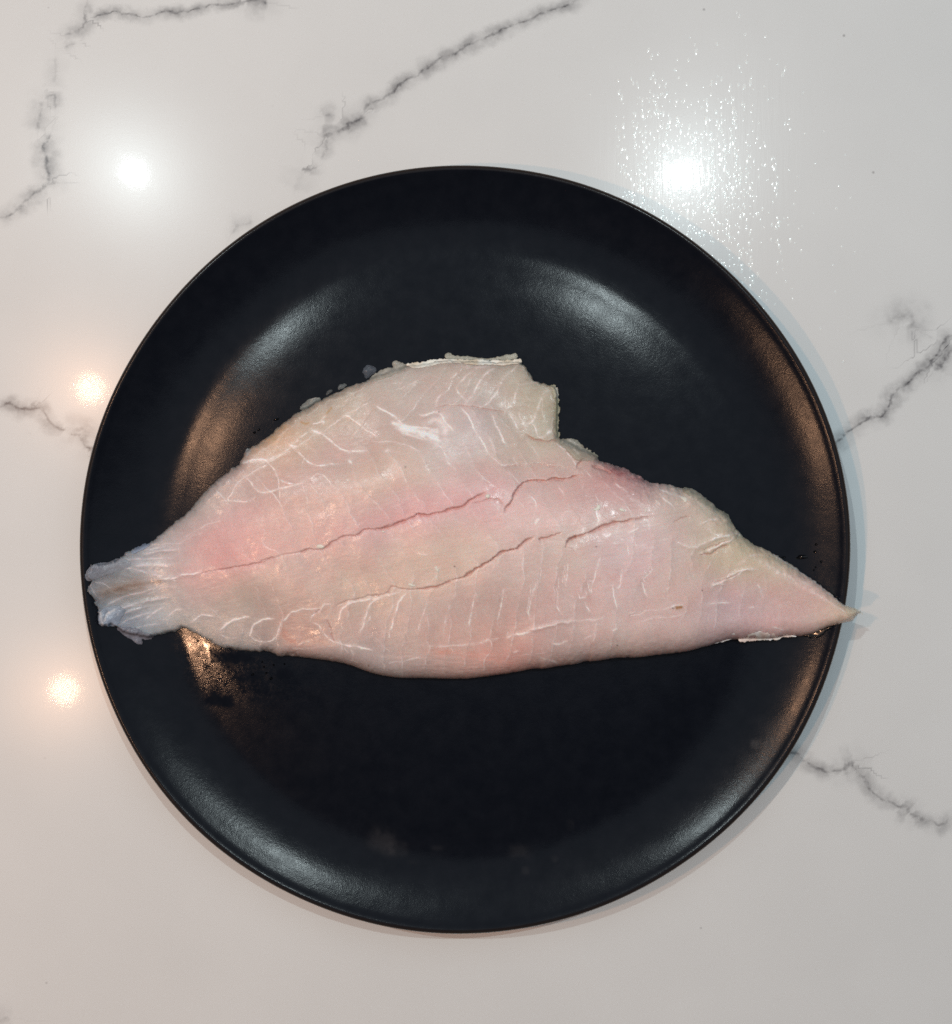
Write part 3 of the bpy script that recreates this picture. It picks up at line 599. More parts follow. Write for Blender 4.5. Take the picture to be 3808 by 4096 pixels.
def make_flesh_material():
    t = NT('raw_fish_flesh')
    tint = t.attr('tint').outputs['Color']; wet = t.attr('wet').outputs['Fac']
    g = t.noise(1500, 3, .6)
    c = t.mix(t.rng(g, .3, .7, 0, .10), tint, (0.9, 0.82, 0.78, 1))
    t.l(c, t.b.inputs['Base Color'])
    t.b.inputs['Subsurface Weight'].default_value = 0.40
    t.b.inputs['Subsurface Radius'].default_value = (1.0, .50, .36)
    t.b.inputs['Subsurface Scale'].default_value = 0.0016
    t.l(t.attr('opacity').outputs['Fac'], t.b.inputs['Alpha'])
    t.b.inputs['IOR'].default_value = 1.40
    t.l(t.math('ADD', .10, t.math('MULTIPLY', wet, .6)), t.b.inputs['Coat Weight']); t.b.inputs['Coat Roughness'].default_value = .13; t.b.inputs['Coat IOR'].default_value = 1.36
    cb = t.bump(t.noise(900, 3, .6), .40, .00022); cb = t.bump(t.noise(320, 2, .5), .30, .0004, cb); t.l(cb, t.b.inputs['Coat Normal'])
    r = t.math('SUBTRACT', 0.36, t.math('MULTIPLY', wet, .22)); r = t.math('ADD', r, t.math('MULTIPLY', t.math('SUBTRACT', t.noise(500, 3), .5), .22))
    t.l(r, t.b.inputs['Roughness'])
    fib = t.noise(1.0, 3, .6, t.mapv((350, 1600, 800), (0, 0, math.radians(-14))))
    nb = t.bump(fib, .16, .0003); nb = t.bump(t.noise(2600, 2, .6), .22, .00012, nb)
    nb = t.bump(t.noise(700, 3, .6), .16, .0003, nb)
    t.l(nb, t.b.inputs['Normal'])
    return t.m
FLESH = make_flesh_material()

def make_membrane_material(name, alpha_lo, alpha_hi, rough):
    t = NT(name)
    tint = t.attr('tint').outputs['Color']; op = t.attr('opacity').outputs['Fac']
    t.l(tint, t.b.inputs['Base Color'])
    t.b.inputs['Roughness'].default_value = rough
    n = t.noise(500, 4, .65)
    nb = t.bump(n, .5, .0004); nb = t.bump(t.noise(1800, 2, .6), .3, .00015, nb); t.l(nb, t.b.inputs['Normal'])
    a = t.math('MULTIPLY', op, t.rng(n, .3, .7, alpha_lo, alpha_hi), clamp=True)
    t.l(a, t.b.inputs['Alpha'])
    return t.m
MEMBRANE = make_membrane_material('wet_membrane', .42, .80, .22)
TISSUE = make_membrane_material('white_tissue', .85, 1.0, .35)

fillet = empty('fish_fillet', (0, 0, plate_z(np.array(0.0), np.array(0.0))))
fillet.location = (0, 0, 0)
tag(fillet, 'raw pinkish white fish fillet lying across the black plate, its tip over the rim', 'fish fillet')

def blur(a, n):
    for _ in range(n):
        b = np.pad(a, 1, mode='edge'); a = (b[:-2, 1:-1] + b[2:, 1:-1] + b[1:-1, :-2] + b[1:-1, 2:] + 2 * a) / 6
    return a

RIDGES = {('D', 7), ('D', 5), ('A', 10), ('A', 6)}
def make_flesh():
    p = Patch(OUTLINE, 3.0, rag=lambda x, y: 3.4 + 4.0 * np.clip((560 - x) / 120, 0, 1) - 2.4 * np.clip((y - 2450) / 60, 0, 1) * np.clip((x - 1150) / 80, 0, 1), rag_scale=16, seed=3)
    px, py, sd = p.px, p.py, p.sd
    T = idw(px, py, THICK, 55)[..., 0]
    wdt = np.clip(T * 11 - 16, 8, 140)
    lower = np.clip((py - (2000 + (px - 900) * .10)) / 500, 0, 1)
    u = np.clip(sd / wdt, 0, 1)
    prof = np.sqrt(np.clip(1 - (1 - u) ** 2.2, 0, 1))
    t = T * prof
    # broad undulation and muscle relief (mm)
    t += (fbm(px, py, 420, 11, 3) * .55 + fbm(px, py, 130, 15, 3) * .16) * prof + fbm(px, py, 36, 19, 3) * .03 * u ** 2
    # fibre direction roughness
    ca, sa = math.cos(.24), math.sin(.24)
    ux = px * ca - py * sa; uy = px * sa + py * ca
    t += fbm(ux / 5, uy, 9, 23, 2) * .012 * u ** 2
    col = idw(px, py, COLS, 34)
    body = np.array([211., 186., 175.]); keepc = np.clip(.72 + .28 * np.clip((620 - px) / 200, 0, 1), 0, 1)[..., None]
    col = body + (col - body) * keepc
    lum = col.mean(-1, keepdims=True); col = (lum + (col - lum) * .95) * np.array([.98, .985, 1.005])
    col = srgb(col) / GAIN
    tm = np.clip((760 - px) / 260, 0, 1)[..., None]; col = col * (1 + tm * np.array([.08, .14, .14]))
    col = np.clip(col, 0.001, 2) ** 1.04
    # mottling
    m = fbm(px, py, 90, 51, 4)[..., None]; col = col * (1 + .045 * m)
    pk = fbm(px, py, 55, 57, 4)[..., None] * np.array([.012, -.030, -.030]); col = col * (1 + pk)
    fine = fbm(px, py, 9, 61, 3)[..., None]; col = col * (1 + .022 * fine)
    jx = fbm(px, py, 26, 81, 3) * 3 + fbm(px, py, 7, 83, 2) * 1.0; jy = fbm(px, py, 26, 91, 3) * 3 + fbm(px, py, 7, 93, 2) * 1.0
    white = np.zeros(px.shape); shade = np.zeros(px.shape)
    for q, (tg, wd, st, pts) in enumerate(LINES):
        P = R(tg, pts)
        if len(P) > 2: P = smooth_poly(P, 1, False)
        x0 = min(a[0] for a in P) - 90; x1 = max(a[0] for a in P) + 90; y0 = min(a[1] for a in P) - 90; y1 = max(a[1] for a in P) + 90
        i0, i1 = np.searchsorted(p.gx, (x0, x1)); j0, j1 = np.searchsorted(p.gy, (y0, y1))
        if i1 <= i0 or j1 <= j0: continue
        sl = (slice(j0, j1), slice(i0, i1))
        d, sg, uu = seg_dist(px[sl] + jx[sl], py[sl] + jy[sl], P, 70)
        taper = .45 + .55 * np.clip(np.minimum(uu, 1 - uu) / .18, 0, 1)
        wv = wd * .52 * (.75 + .5 * vnoise(px[sl] / 22, py[sl] / 22, 300 + q % 40))
        brk = np.clip((.78 if tg in 'AB' else .62) + .85 * fbm(px[sl], py[sl], 18, 320 + q % 40, 3), .12, 1.1)
        a = 1.25 * st * taper * brk * np.exp(-(d / wv) ** 2)
        a += .22 * st * taper * np.exp(-(d / (wv * 3.2)) ** 2)
        white[sl] = np.maximum(white[sl], a)
        if st > .45: shade[sl] += taper * st * np.where(sg > 0, -.085 * np.exp(-d / 16), .035 * np.exp(-d / 22)) * (d < 68)  # flake-step shade put into the colour: one side darker, the other lighter
        if (tg, wd) in RIDGES: t[sl] += .30 * taper * np.exp(-(d / (wd * 1.6)) ** 2)
    # muscle flakes: W-shaped bands along the body
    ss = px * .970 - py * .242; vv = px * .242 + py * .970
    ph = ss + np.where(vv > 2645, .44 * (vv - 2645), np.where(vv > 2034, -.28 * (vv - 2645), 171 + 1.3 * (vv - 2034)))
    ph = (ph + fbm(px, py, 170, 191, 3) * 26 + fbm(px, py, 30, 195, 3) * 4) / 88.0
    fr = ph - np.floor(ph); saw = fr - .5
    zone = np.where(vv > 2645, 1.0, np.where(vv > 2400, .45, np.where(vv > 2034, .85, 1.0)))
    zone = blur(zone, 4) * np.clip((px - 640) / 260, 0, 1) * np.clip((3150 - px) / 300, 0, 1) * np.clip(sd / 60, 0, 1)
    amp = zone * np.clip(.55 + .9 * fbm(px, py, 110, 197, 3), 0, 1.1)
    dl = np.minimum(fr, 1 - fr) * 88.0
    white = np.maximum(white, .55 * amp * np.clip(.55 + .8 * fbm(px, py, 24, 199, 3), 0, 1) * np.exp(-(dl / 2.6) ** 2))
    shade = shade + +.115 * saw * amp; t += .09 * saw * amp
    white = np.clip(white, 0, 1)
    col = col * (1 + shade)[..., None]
    dorsal = np.clip((1790 - (py - (px - 1500) * .12)) / 160, 0, 1); col = col * (1 - .07 * dorsal)[..., None]
    fb = fbm(ux / 7, uy, 6, 27, 3); fb2 = fbm((px * .35 + py) / 6, (px - py * .35), 6, 29, 3)
    flank = np.clip((py - (2440 - (px - 1300) * .19)) / 80, 0, 1)
    col = col * (1 + .030 * (fb * (1 - flank) + fb2 * flank))[..., None]
    wc = srgb((238, 226, 222)) / GAIN
    cool = np.clip((1000 - px) / 500, 0, 1)[..., None] * .5
    wcol = wc * (1 - cool) + srgb((226, 224, 236)) / GAIN * cool
    col = col * (1 - white[..., None] * .93) + wcol * white[..., None] * .93
    t += white * .07
    # orange-brown threads and flecks
    def paint(tg, wd, st, pts, c, soft=False):
        nonlocal col
        d, _, _ = seg_dist(px + jx * .5, py + jy * .5, R(tg, pts), 60)
        a = (st * np.exp(-(d / wd) ** 2) * (np.clip(.75 + .9 * fbm(px * .5, py, 14, 777, 3), .1, 1.1) if soft else 1))[..., None]
        col = col * (1 - a) + srgb(c) / GAIN * a
    paint('B', 4, .85, [(570, 628), (600, 640), (625, 635)], (176, 132, 70)); paint('B', 4, .8, [(757, 565), (790, 520)], (176, 138, 82))
    for ln, wd_, st_ in (([(1285,665),(1360,684),(1440,706),(1500,722),(1585,755)], 11, .8), ([(1300,655),(1400,676),(1480,690),(1570,700)], 7, .7), ([(1480,730),(1560,770),(1600,790)], 14, .4), ([(1600,600),(1620,700),(1640,800),(1680,900)], 26, .22), ([(1310,690),(1400,720),(1500,745)], 8, .6), ([(1250,640),(1290,655)], 9, .7)):
        paint('B', wd_, st_, ln, (240, 234, 232), True)
    paint('B', 36, .38, [(240, 815), (330, 745), (440, 670)], (206, 158, 106), True)
    paint('F', 16, .40, [(440, 790), (490, 840), (540, 870)], (198, 120, 98), True); paint('F', 22, .15, [(560, 860), (660, 850), (760, 860)], (214, 168, 140), True)
    paint('G', 18, .28, [(120, 925), (300, 945), (450, 955), (620, 995)], (208, 128, 106), True); paint('F', 16, .15, [(1300, 930), (1480, 920), (1650, 925)], (208, 150, 128), True)
    paint('T', 30, .20, [(370, 1110), (500, 1075), (620, 1045), (720, 1010), (850, 985), (960, 950)], (214, 148, 146), True)
    paint('D', 20, .50, [(690, 360), (780, 400), (860, 430), (940, 470)], (160, 92, 94), True); paint('D', 10, .5, [(700, 370), (800, 405)], (140, 66, 70), True)
    paint('D', 30, .30, [(700, 1240), (620, 1240)], (204, 150, 138), True)
    paint('A', 26, .45, [(200, 1060), (270, 1040), (360, 1020), (480, 990)], (150, 112, 84)); paint('A', 7, .55, [(300, 1030), (400, 1000), (520, 985), (640, 970)], (128, 96, 76))
    paint('D', 7, .95, [(1222, 1488), (1258, 1482)], (150, 98, 30)); paint('D', 3, .8, [(1186, 1490), (1190, 1490)], (60, 45, 40))
    for tg, x, y in (('B', 1580, 555), ('B', 1340, 962), ('G', 1250, 155), ('D', 1430, 1350), ('F', 1068, 1030), ('F', 1698, 303), ('G', 220, 303), ('G', 1405, 876)):
        paint(tg, 2.6, .8, [(x, y), (x + 3, y)], (70, 50, 48))
    # long grain on the rolled lower edge
    sx = fbm(px / 9, py - px * .02 + fbm(px, py, 200, 7) * 10, 7, 101, 2)
    band = np.exp(-((py - (2660 + (px - 1750) ** 2 * -.00006)) / 55) ** 2) * np.clip((px - 1450) / 250, 0, 1) * np.clip((2150 - px) / 150, 0, 1)
    col = col * (1 + (.13 * np.maximum(sx, 0) * band)[..., None]); t += sx * .05 * band
    # tail rays
    ang = np.arctan2(py - 2410, px - 1150 + 0.0)
    tb = np.clip((760 - px) / 250, 0, 1)
    ry = fbm(px / 6, py - (py - 2410) * np.clip((900 - px) / 900, 0, 1) * .5 + fbm(px, py, 60, 133, 3) * 12, 17, 131, 4)
    col = col * (1 + (.30 * ry * tb)[..., None]); t += ry * .07 * tb
    # clefts
    deep = np.zeros(px.shape)
    kx = fbm(px, py, 13, 171, 3) * 2.4; ky = fbm(px, py, 13, 181, 3) * 2.4
    for q, (tg, wd, dp, pts) in enumerate(CRACKS):
        P = R(tg, pts)
        d, sg, uu = seg_dist(px + jx * .8 + kx * .65, py + jy * .8 + ky * .65, P, 120)
        taper = np.clip(np.minimum(uu, 1 - uu) / .10, 0, 1) ** .7
        wv = wd * (.35 + 1.25 * vnoise(px / 26, py / 26, 500 + q) ** 1.3)
        wv = wv * .58; core = np.exp(-(d / wv) ** 4)
        lipf = np.where(sg > 0, np.exp(-(d / (wd * 4.0)) ** 1.3), 0)
        t -= taper * dp * (.62 * core + .30 * lipf)
        deep = np.maximum(deep, taper * core * min(1, dp))
    red = srgb((172, 112, 104)) / GAIN
    col = col * (1 - .50 * deep[..., None]) + red * .50 * deep[..., None]
    # thin, see-through flesh at the fringe looks cooler and darker
    thin = np.exp(-np.maximum(sd, 0) / 26.0) * np.clip(1.45 - T / 9, .12, 1) * (.35 + .65 * np.clip((1500 - px) / 300, 0, 1)) * (1 - .5 * tm[..., 0])
    col = col * (1 - thin[..., None] * .55) + srgb((112, 120, 120)) / GAIN * thin[..., None] * .55
    wet = np.clip(thin * .3, 0, 1)
    for tg, x, y, r_ in (('F', 585, 255, 22), ('F', 430, 320, 20), ('F', 620, 285, 18), ('F', 290, 560, 22), ('F', 1105, 775, 20), ('F', 700, 335, 14), ('A', 520, 985, 60), ('A', 500, 1200, 34), ('A', 200, 880, 40),
                         ('D', 725, 725, 16), ('D', 785, 735, 12), ('F', 150, 450, 18), ('F', 860, 705, 16), ('F', 670, 790, 24), ('D', 1640, 940, 26), ('A', 930, 425, 8), ('C', 1050, 850, 60), ('D', 420, 600, 10), ('D', 640, 650, 10)):
        x, y = R(tg, [(x, y)])[0]
        wet = np.maximum(wet, np.exp(-(((px - x) ** 2 + (py - y) ** 2) / r_ ** 2)))
    wet = np.maximum(wet, .38 * np.clip((fbm(px, py, 60, 143, 4) - .42) * 3.5, 0, 1))
    t += wet * fbm(px, py, 8, 141, 2) * .018
    t = np.maximum(t, .15 + .0 * t) * 1e-3
    zs = np.interp(T, [0, 20], [0, .014])
    X0, Y0 = at(px, py, .012)
    zb = plate_z(X0, Y0); zmap = zb + zs * .8 * prof
    # keep the pixel-to-place map gentle
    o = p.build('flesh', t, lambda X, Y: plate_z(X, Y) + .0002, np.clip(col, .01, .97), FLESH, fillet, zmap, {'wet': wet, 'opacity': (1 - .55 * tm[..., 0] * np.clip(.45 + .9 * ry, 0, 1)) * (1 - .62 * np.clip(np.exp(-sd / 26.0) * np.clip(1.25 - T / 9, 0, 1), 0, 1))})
    top = plate_z(*at(px, py, zmap)) + .0002 + np.where(sd > 0, t, 0)
    return p, top, zmap, o
FP, FTOP, FZMAP, FLESH_OBJ = make_flesh()

def sample(field, px, py, default):
    i = (px - FP.gx[0]) / FP.step; j = (py - FP.gy[0]) / FP.step
    ok = (i >= 0) & (j >= 0) & (i < field.shape[1] - 1) & (j < field.shape[0] - 1)
    i0 = np.clip(np.floor(i).astype(int), 0, field.shape[1] - 2); j0 = np.clip(np.floor(j).astype(int), 0, field.shape[0] - 2)
    fx = np.clip(i - i0, 0, 1); fy = np.clip(j - j0, 0, 1)
    v = (field[j0, i0] * (1 - fx) + field[j0, i0 + 1] * fx) * (1 - fy) + (field[j0 + 1, i0] * (1 - fx) + field[j0 + 1, i0 + 1] * fx) * fy
    return np.where(ok, v, default)

def flap(name, tg, pts, thick_mm, rgb, mat, parent, opacity=1.0, step=3.0, rag=3.0, seed=1, edge_op=.6, lift=0.15, lines=(), width=16, wrinkle=.12, label=None, rgb2=None, ramp=None, flesh_mix=0.0, level=0.0):
    p = Patch(R(tg, pts), step, rag=rag, rag_scale=10, seed=seed, pad=6)
    px, py, sd = p.px, p.py, p.sd
    X, Y = at(px, py, .014); pz = plate_z(X, Y)
    ft = np.maximum(sample(FTOP, px, py, 0.0), pz + .0002); ft = np.maximum(blur(ft, 6), ft)
    if level: ft = np.maximum(ft, pz + level * 1e-3)
    zb = ft + lift * 1e-3
    zmap = zb
    u = np.clip(sd / width, 0, 1)
    t = thick_mm * np.sqrt(np.clip(1 - (1 - u) ** 2, 0, 1)) + wrinkle * fbm(px, py, 22, seed + 5, 3) * u
    c = np.repeat((srgb(rgb) / GAIN)[None, :], px.size, 0).reshape(px.shape + (3,))
    if flesh_mix > 0:
        fc = idw(px, py, COLS, 30); fc = srgb(fc) / GAIN
        c = c * (1 - flesh_mix) + fc * flesh_mix
    if rgb2 is not None:
        k = np.clip(.5 + .8 * fbm(px, py, 45, seed + 9, 3), 0, 1)[..., None]; k = k * (1 - flesh_mix); c = c * (1 - k) + srgb(rgb2) / GAIN * k
    c = c * (1 + .05 * fbm(px, py, 20, seed + 7, 3))[..., None]
    if ramp is not None:
        rk = np.clip((px - R(tg, [(ramp[0], 0)])[0][0]) / (R(tg, [(ramp[1], 0)])[0][0] - R(tg, [(ramp[0], 0)])[0][0]), 0, 1)
    op = opacity * (edge_op + (1 - edge_op) * np.clip(sd / (width * 1.6), 0, 1))
    for (wd, st, ln) in lines:
        d, _, uu = seg_dist(px + fbm(px, py, 14, seed + 3) * 2.5, py + fbm(px, py, 14, seed + 4) * 2.5, R(tg, ln), 60)
        a = np.clip(st * np.exp(-(d / wd) ** 2), 0, 1)
        c = c * (1 - a[..., None]) + srgb((240, 232, 226)) / GAIN * a[..., None]; op = np.maximum(op, a); t = t + .12 * a
    if ramp is not None: op = op * rk; t = t * (.15 + .85 * rk)
    # base field as a function of place: the patch stores it directly
    o = p.build(name, np.maximum(t, .05) * 1e-3, lambda X_, Y_: zb, np.clip(c, .01, .95), mat, parent, zmap, {'opacity': np.clip(op, 0, 1), 'wet': np.clip(.4 + 0 * op, 0, 1)}, edge=.00005)
    if label: o['label'] = label
    return o

# ---- parts of the fillet
flap('skin_strip', 'C', [(225,192),(245,222),(330,228),(420,208),(520,190),(640,186),(720,208),(820,204),(940,208),(1040,198),(1092,186),(1088,160),(1040,158),(960,165),(880,168),(780,165),(700,162),(600,162),(500,155),(420,165),(330,183)], .35, (232,226,216), TISSUE, fillet, 1.0, step=2.5, seed=201, edge_op=.8, width=14, rgb2=(208,196,176), wrinkle=.10, lift=.05, level=1.6, label='white skin strip along the top edge of the fillet')
flap('membrane', 'C', [(515,150),(525,118),(545,110),(580,132),(640,136),(700,140),(780,152),(860,155),(940,132),(1010,122),(1048,110),(1060,160),(1000,170),(900,172),(780,172),(640,165),(540,165)], .35, (196,194,178), MEMBRANE, fillet, .85, step=2.5, seed=211, width=12)
flap('membrane', 'B', [(1055,316),(1120,258),(1190,222),(1245,222),(1232,178),(1260,165),(1310,190),(1350,200),(1335,235),(1290,256),(1200,292),(1110,318)], .5, (186,182,170), MEMBRANE, fillet, .8, step=2.5, seed=221, width=14, lines=[(5,.5,[(1130,280),(1200,255),(1280,240)])])
flap('membrane', 'B', [(548,525),(590,475),(640,446),(700,438),(712,458),(680,480),(620,515),(570,540)], .18, (160,164,158), MEMBRANE, fillet, .5, step=2.5, seed=231, width=10, lines=[(3,.6,[(640,452),(690,445)])])
flap('membrane', 'B', [(135,880),(150,835),(185,815),(200,830),(180,862),(150,895)], .4, (180,185,188), MEMBRANE, fillet, .75, step=2.5, seed=236, width=8)
flap('membrane', 'C', [(1290,352),(1345,352),(1356,420),(1364,500),(1358,600),(1356,680),(1370,748),(1340,770),(1325,700),(1330,600),(1325,480),(1315,400)], .3, (196,192,166), MEMBRANE, fillet, .8, step=2.5, rag=5, seed=241, width=14, lift=.03, wrinkle=.08, flesh_mix=.5, level=1.2, lines=[(7,.6,[(1342,365),(1350,440)])], label='thin ragged fringe on the right edge of the upper flap')
flap('membrane', 'C', [(1355,768),(1380,748),(1415,740),(1465,746),(1500,765),(1540,805),(1590,838),(1645,858),(1658,888),(1640,920),(1560,905),(1490,920),(1455,880),(1410,825)], .7, (186,178,160), MEMBRANE, fillet, .82, step=2.5, rag=4, seed=251, width=16, rgb2=(172,172,160), lines=[(5,.35,[(1380,760),(1440,800),(1500,860)]),(6,.3,[(1430,750),(1480,790),(1560,850)])])
flap('membrane', 'C', [(1680,920),(1740,932),(1800,955),(1848,972),(1880,1000),(1850,1010),(1790,985),(1730,960),(1685,945)], .5, (206,186,184), MEMBRANE, fillet, .75, step=2.5, seed=256, width=10, rgb2=(180,140,140))
flap('fat_strip', 'E', [(300,1692),(400,1625),(480,1580),(525,1550),(560,1568),(625,1563),(565,1620),(505,1636),(400,1668)], .4, (246,242,240), TISSUE, fillet, 1.0, step=2.5, seed=261, width=12, lift=.05, level=3.0, edge_op=.95)
flap('fat_strip', 'E', [(570,1642),(640,1600),(720,1555),(800,1550),(850,1578),(960,1570),(1080,1595),(1150,1606),(1020,1614),(940,1640),(840,1646),(700,1646),(620,1668)], .4, (246,240,236), TISSUE, fillet, 1.0, step=2.5, seed=266, width=12, lift=.05, level=2.6, edge_op=.95, rgb2=(222,206,198))
flap('tail_skin', 'A', [(74,930),(85,888),(120,853),(180,836),(260,828),(310,802),(370,800),(420,840),(380,880),(300,905),(200,935),(130,968),(80,965)], .28, (150,156,170), MEMBRANE, fillet, .8, step=2.5, seed=271, width=34, rgb2=(176,180,190), wrinkle=.10, lift=.02, flesh_mix=.75, label='bluish see-through skin lobe at the tail end')
flap('tail_skin', 'A', [(172,1300),(172,1210),(200,1175),(260,1150),(330,1150),(380,1180),(340,1250),(300,1310),(240,1300)], .25, (150,172,200), MEMBRANE, fillet, .9, step=2.5, seed=276, width=18, rgb2=(186,196,210), wrinkle=.12, lift=.02, flesh_mix=.7, lines=[(5,.5,[(190,1200),(200,1290)]),(5,.45,[(205,1290),(230,1220),(290,1180)])], label='pale blue folded skin at the lower tail end')
flap('membrane', 'A', [(300,1300),(400,1310),(480,1320),(500,1345),(560,1360),(585,1378),(560,1402),(512,1405),(497,1398),(495,1438),(465,1442),(432,1412),(392,1392),(335,1352)], .5, (138,138,150), MEMBRANE, fillet, .8, step=2.5, seed=281, width=14, wrinkle=.2)
flap('membrane', 'A', [(400,752),(450,722),(520,692),(560,690),(540,720),(480,750),(420,772)], .3, (150,165,190), MEMBRANE, fillet, .8, step=2.5, seed=286, width=10)
flap('membrane', 'E', [(1555,1312),(1600,1328),(1652,1336),(1690,1352),(1722,1378),(1748,1402),(1700,1396),(1672,1420),(1640,1440),(1590,1400)], .4, (214,202,180), MEMBRANE, fillet, .75, step=2.5, seed=291, width=10)
flap('membrane', 'D', [(1275,528),(1310,512),(1372,518),(1425,555),(1485,600),(1545,650),(1585,690),(1635,712),(1675,742),(1695,782),(1680,800),(1600,745),(1520,690),(1440,640),(1360,590)], .7, (186,180,160), MEMBRANE, fillet, .8, step=2.5, seed=296, width=16, rgb2=(168,166,150))
flecks = [('B', [(668,1548),(690,1530),(715,1528),(742,1550),(730,1562),(690,1560)]), ('C', [(815,1165),(835,1155),(855,1165),(845,1188),(822,1185)]), ('C', [(40,1432),(60,1426),(80,1436),(62,1444)]),
          ('D', [(1265,592),(1300,585),(1340,600),(1330,628),(1310,636),(1295,612)]), ('D', [(980,690),(992,686),(1004,712),(985,718)]), ('D', [(768,688),(790,680),(822,700),(815,715),(785,708)]),
          ('F', [(1345,440),(1370,428),(1395,440),(1420,456),(1380,458)]), ('F', [(1555,320),(1565,298),(1578,330),(1580,352),(1562,345)]), ('D', [(560,700),(585,672),(600,652),(622,660),(620,690),(590,702)]), ('D', [(1190,650),(1212,648),(1200,668),(1185,664)])]
for k, (tg, pts) in enumerate(flecks):
    flap('tissue_fleck', tg, pts, .22, (236, 222, 210), TISSUE, FLESH_OBJ, 1.0, step=2.0, rag=1.5, seed=400 + k * 3, width=10, wrinkle=.04, lift=.03, edge_op=.8)

# ---- loose scraps on the plate beside the fillet
s1 = flap('flesh_scrap', 'B', [(1012,252),(1025,222),(1060,200),(1100,208),(1122,235),(1118,255),(1085,285),(1045,306),(1030,290)], 1.0, (104,112,124), MEMBRANE, None, .42, step=2.0, rag=2, seed=501, width=22, edge_op=.9)
tag(s1, 'round see-through jelly scrap on the plate above the fillet', 'fish scrap')
s2 = flap('flesh_scrap', 'B', [(830,372),(850,345),(885,336),(905,345),(900,362),(860,382),(838,392)], .3, (120,126,126), MEMBRANE, None, .42, step=2.0, rag=2, seed=505, width=12, edge_op=.9)
tag(s2, 'small clear jelly scrap touching the upper left edge of the fillet', 'fish scrap')
s3 = flap('flesh_scrap', 'B', [(742,415),(760,390),(790,382),(800,400),(770,420),(748,430)], .2, (104,108,108), MEMBRANE, None, .3, step=2.0, rag=2, seed=509, width=10, edge_op=.9)
tag(s3, 'faint thin jelly smear left of the clear scrap at the fillet edge', 'fish scrap')

# ------------------------------------------------------------------ water
def make_water(name, tint, rough=.04):
    t = NT(name); t.t.nodes.remove(t.b)
    fr = t.n('ShaderNodeFresnel'); fr.inputs['IOR'].default_value = 1.34
    tr = t.n('ShaderNodeBsdfTransparent'); tr.inputs['Color'].default_value = tint
    gl = t.n('ShaderNodeBsdfGlossy'); gl.inputs['Roughness'].default_value = rough
    mx = t.n('ShaderNodeMixShader'); t.l(fr.outputs[0], mx.inputs[0]); t.l(tr.outputs[0], mx.inputs[1]); t.l(gl.outputs[0], mx.inputs[2])
    t.l(mx.outputs[0], t.out.inputs['Surface'])
    return t.m
WATER = make_water('clear_water', (.97, .98, .98, 1), .10)
tw = NT('water_over_black'); tw.b.inputs['Base Color'].default_value = (.0022, .0024, .003, 1); tw.b.inputs['Roughness'].default_value = .11; tw.b.inputs['IOR'].default_value = 1.33
BLACKWATER = tw.m

def cap(nr=4, na=10):
    co = [(0, 0, 1.0)]
    for i in range(1, nr + 1):
        a = i / nr
        for j in range(na):
            th = 2 * math.pi * j / na
            co.append((a * math.cos(th), a * math.sin(th), 1 - a * a))
    return np.array(co), [(0, 1 + j, 1 + (j + 1) % na) for j in range(na)] + [q for i in range(nr - 1) for j in range(na) for q in
        ((1 + i * na + j, 1 + (i + 1) * na + j, 1 + (i + 1) * na + (j + 1) % na), (1 + i * na + j, 1 + (i + 1) * na + (j + 1) % na, 1 + i * na + (j + 1) % na))]
CAPV, CAPF = cap()

def counter_drops():
    rng = random.Random(7); V = []; F = []; n0 = 0
    capf = np.array(CAPF)
    def add(px, py, r, asp, h, rot):
        nonlocal n0
        X, Y = at(px, py, 0)
        if math.hypot(X - PCX, Y - PCY) < PR * .99: return
        v = CAPV.copy(); v[:, 0] *= r; v[:, 1] *= r * asp; v[:, 2] *= h
        c, s = math.cos(rot), math.sin(rot)
        x = v[:, 0] * c - v[:, 1] * s + X; y = v[:, 0] * s + v[:, 1] * c + Y
        V.append(np.stack([x, y, v[:, 2] + .00002], -1)); F.append(capf + n0); n0 += len(v)
    # runs of beads left by the wiping cloth
    for k in range(120):
        z = rng.random()
        x = 2390 + 560 * z + 330 * rng.random() * rng.random(); y = rng.uniform(150, 1250)
        for q in range(rng.randint(3, 11)):
            dens = math.exp(-((x - 2700) / 330) ** 2 - ((y - 760) / 420) ** 2) + .55 * math.exp(-((x - 3060) / 140) ** 2 - ((y - 680) / 400) ** 2)
            if rng.random() < dens * 1.15:
                r = rng.uniform(.00030, .00060) * (1.25 if rng.random() < .2 else 1)
                add(x + rng.gauss(0, 5), y, r, rng.uniform(1.4, 2.6), r * rng.uniform(.03, .13), -.12 + rng.gauss(0, .12))
            y += rng.uniform(14, 34); x += rng.gauss(2.2, 2.5)
    # dense bead field beside the plate
    for k in range(720):
        x = rng.gauss(2730, 170); y = rng.gauss(790, 190)
        if x < 2500 + (900 - y) * -.12: continue
        r = rng.uniform(.00022, .00045)
        add(x, y, r, rng.uniform(1.2, 2.4), r * rng.uniform(.02, .10), -.12 + rng.gauss(0, .15))
    for k in range(170):
        x = rng.gauss(2900, 230); y = rng.gauss(820, 360); r = rng.uniform(.0003, .0005)
        add(x, y, r, rng.uniform(1.0, 1.7), r * rng.uniform(.04, .15), rng.gauss(0, .3))
    o = new_mesh('water_droplets', np.concatenate(V), np.concatenate(F), WATER)
    tag(o, 'tiny water beads in streaks on the wiped countertop right of the plate top', 'water droplets', kind='stuff')
counter_drops()

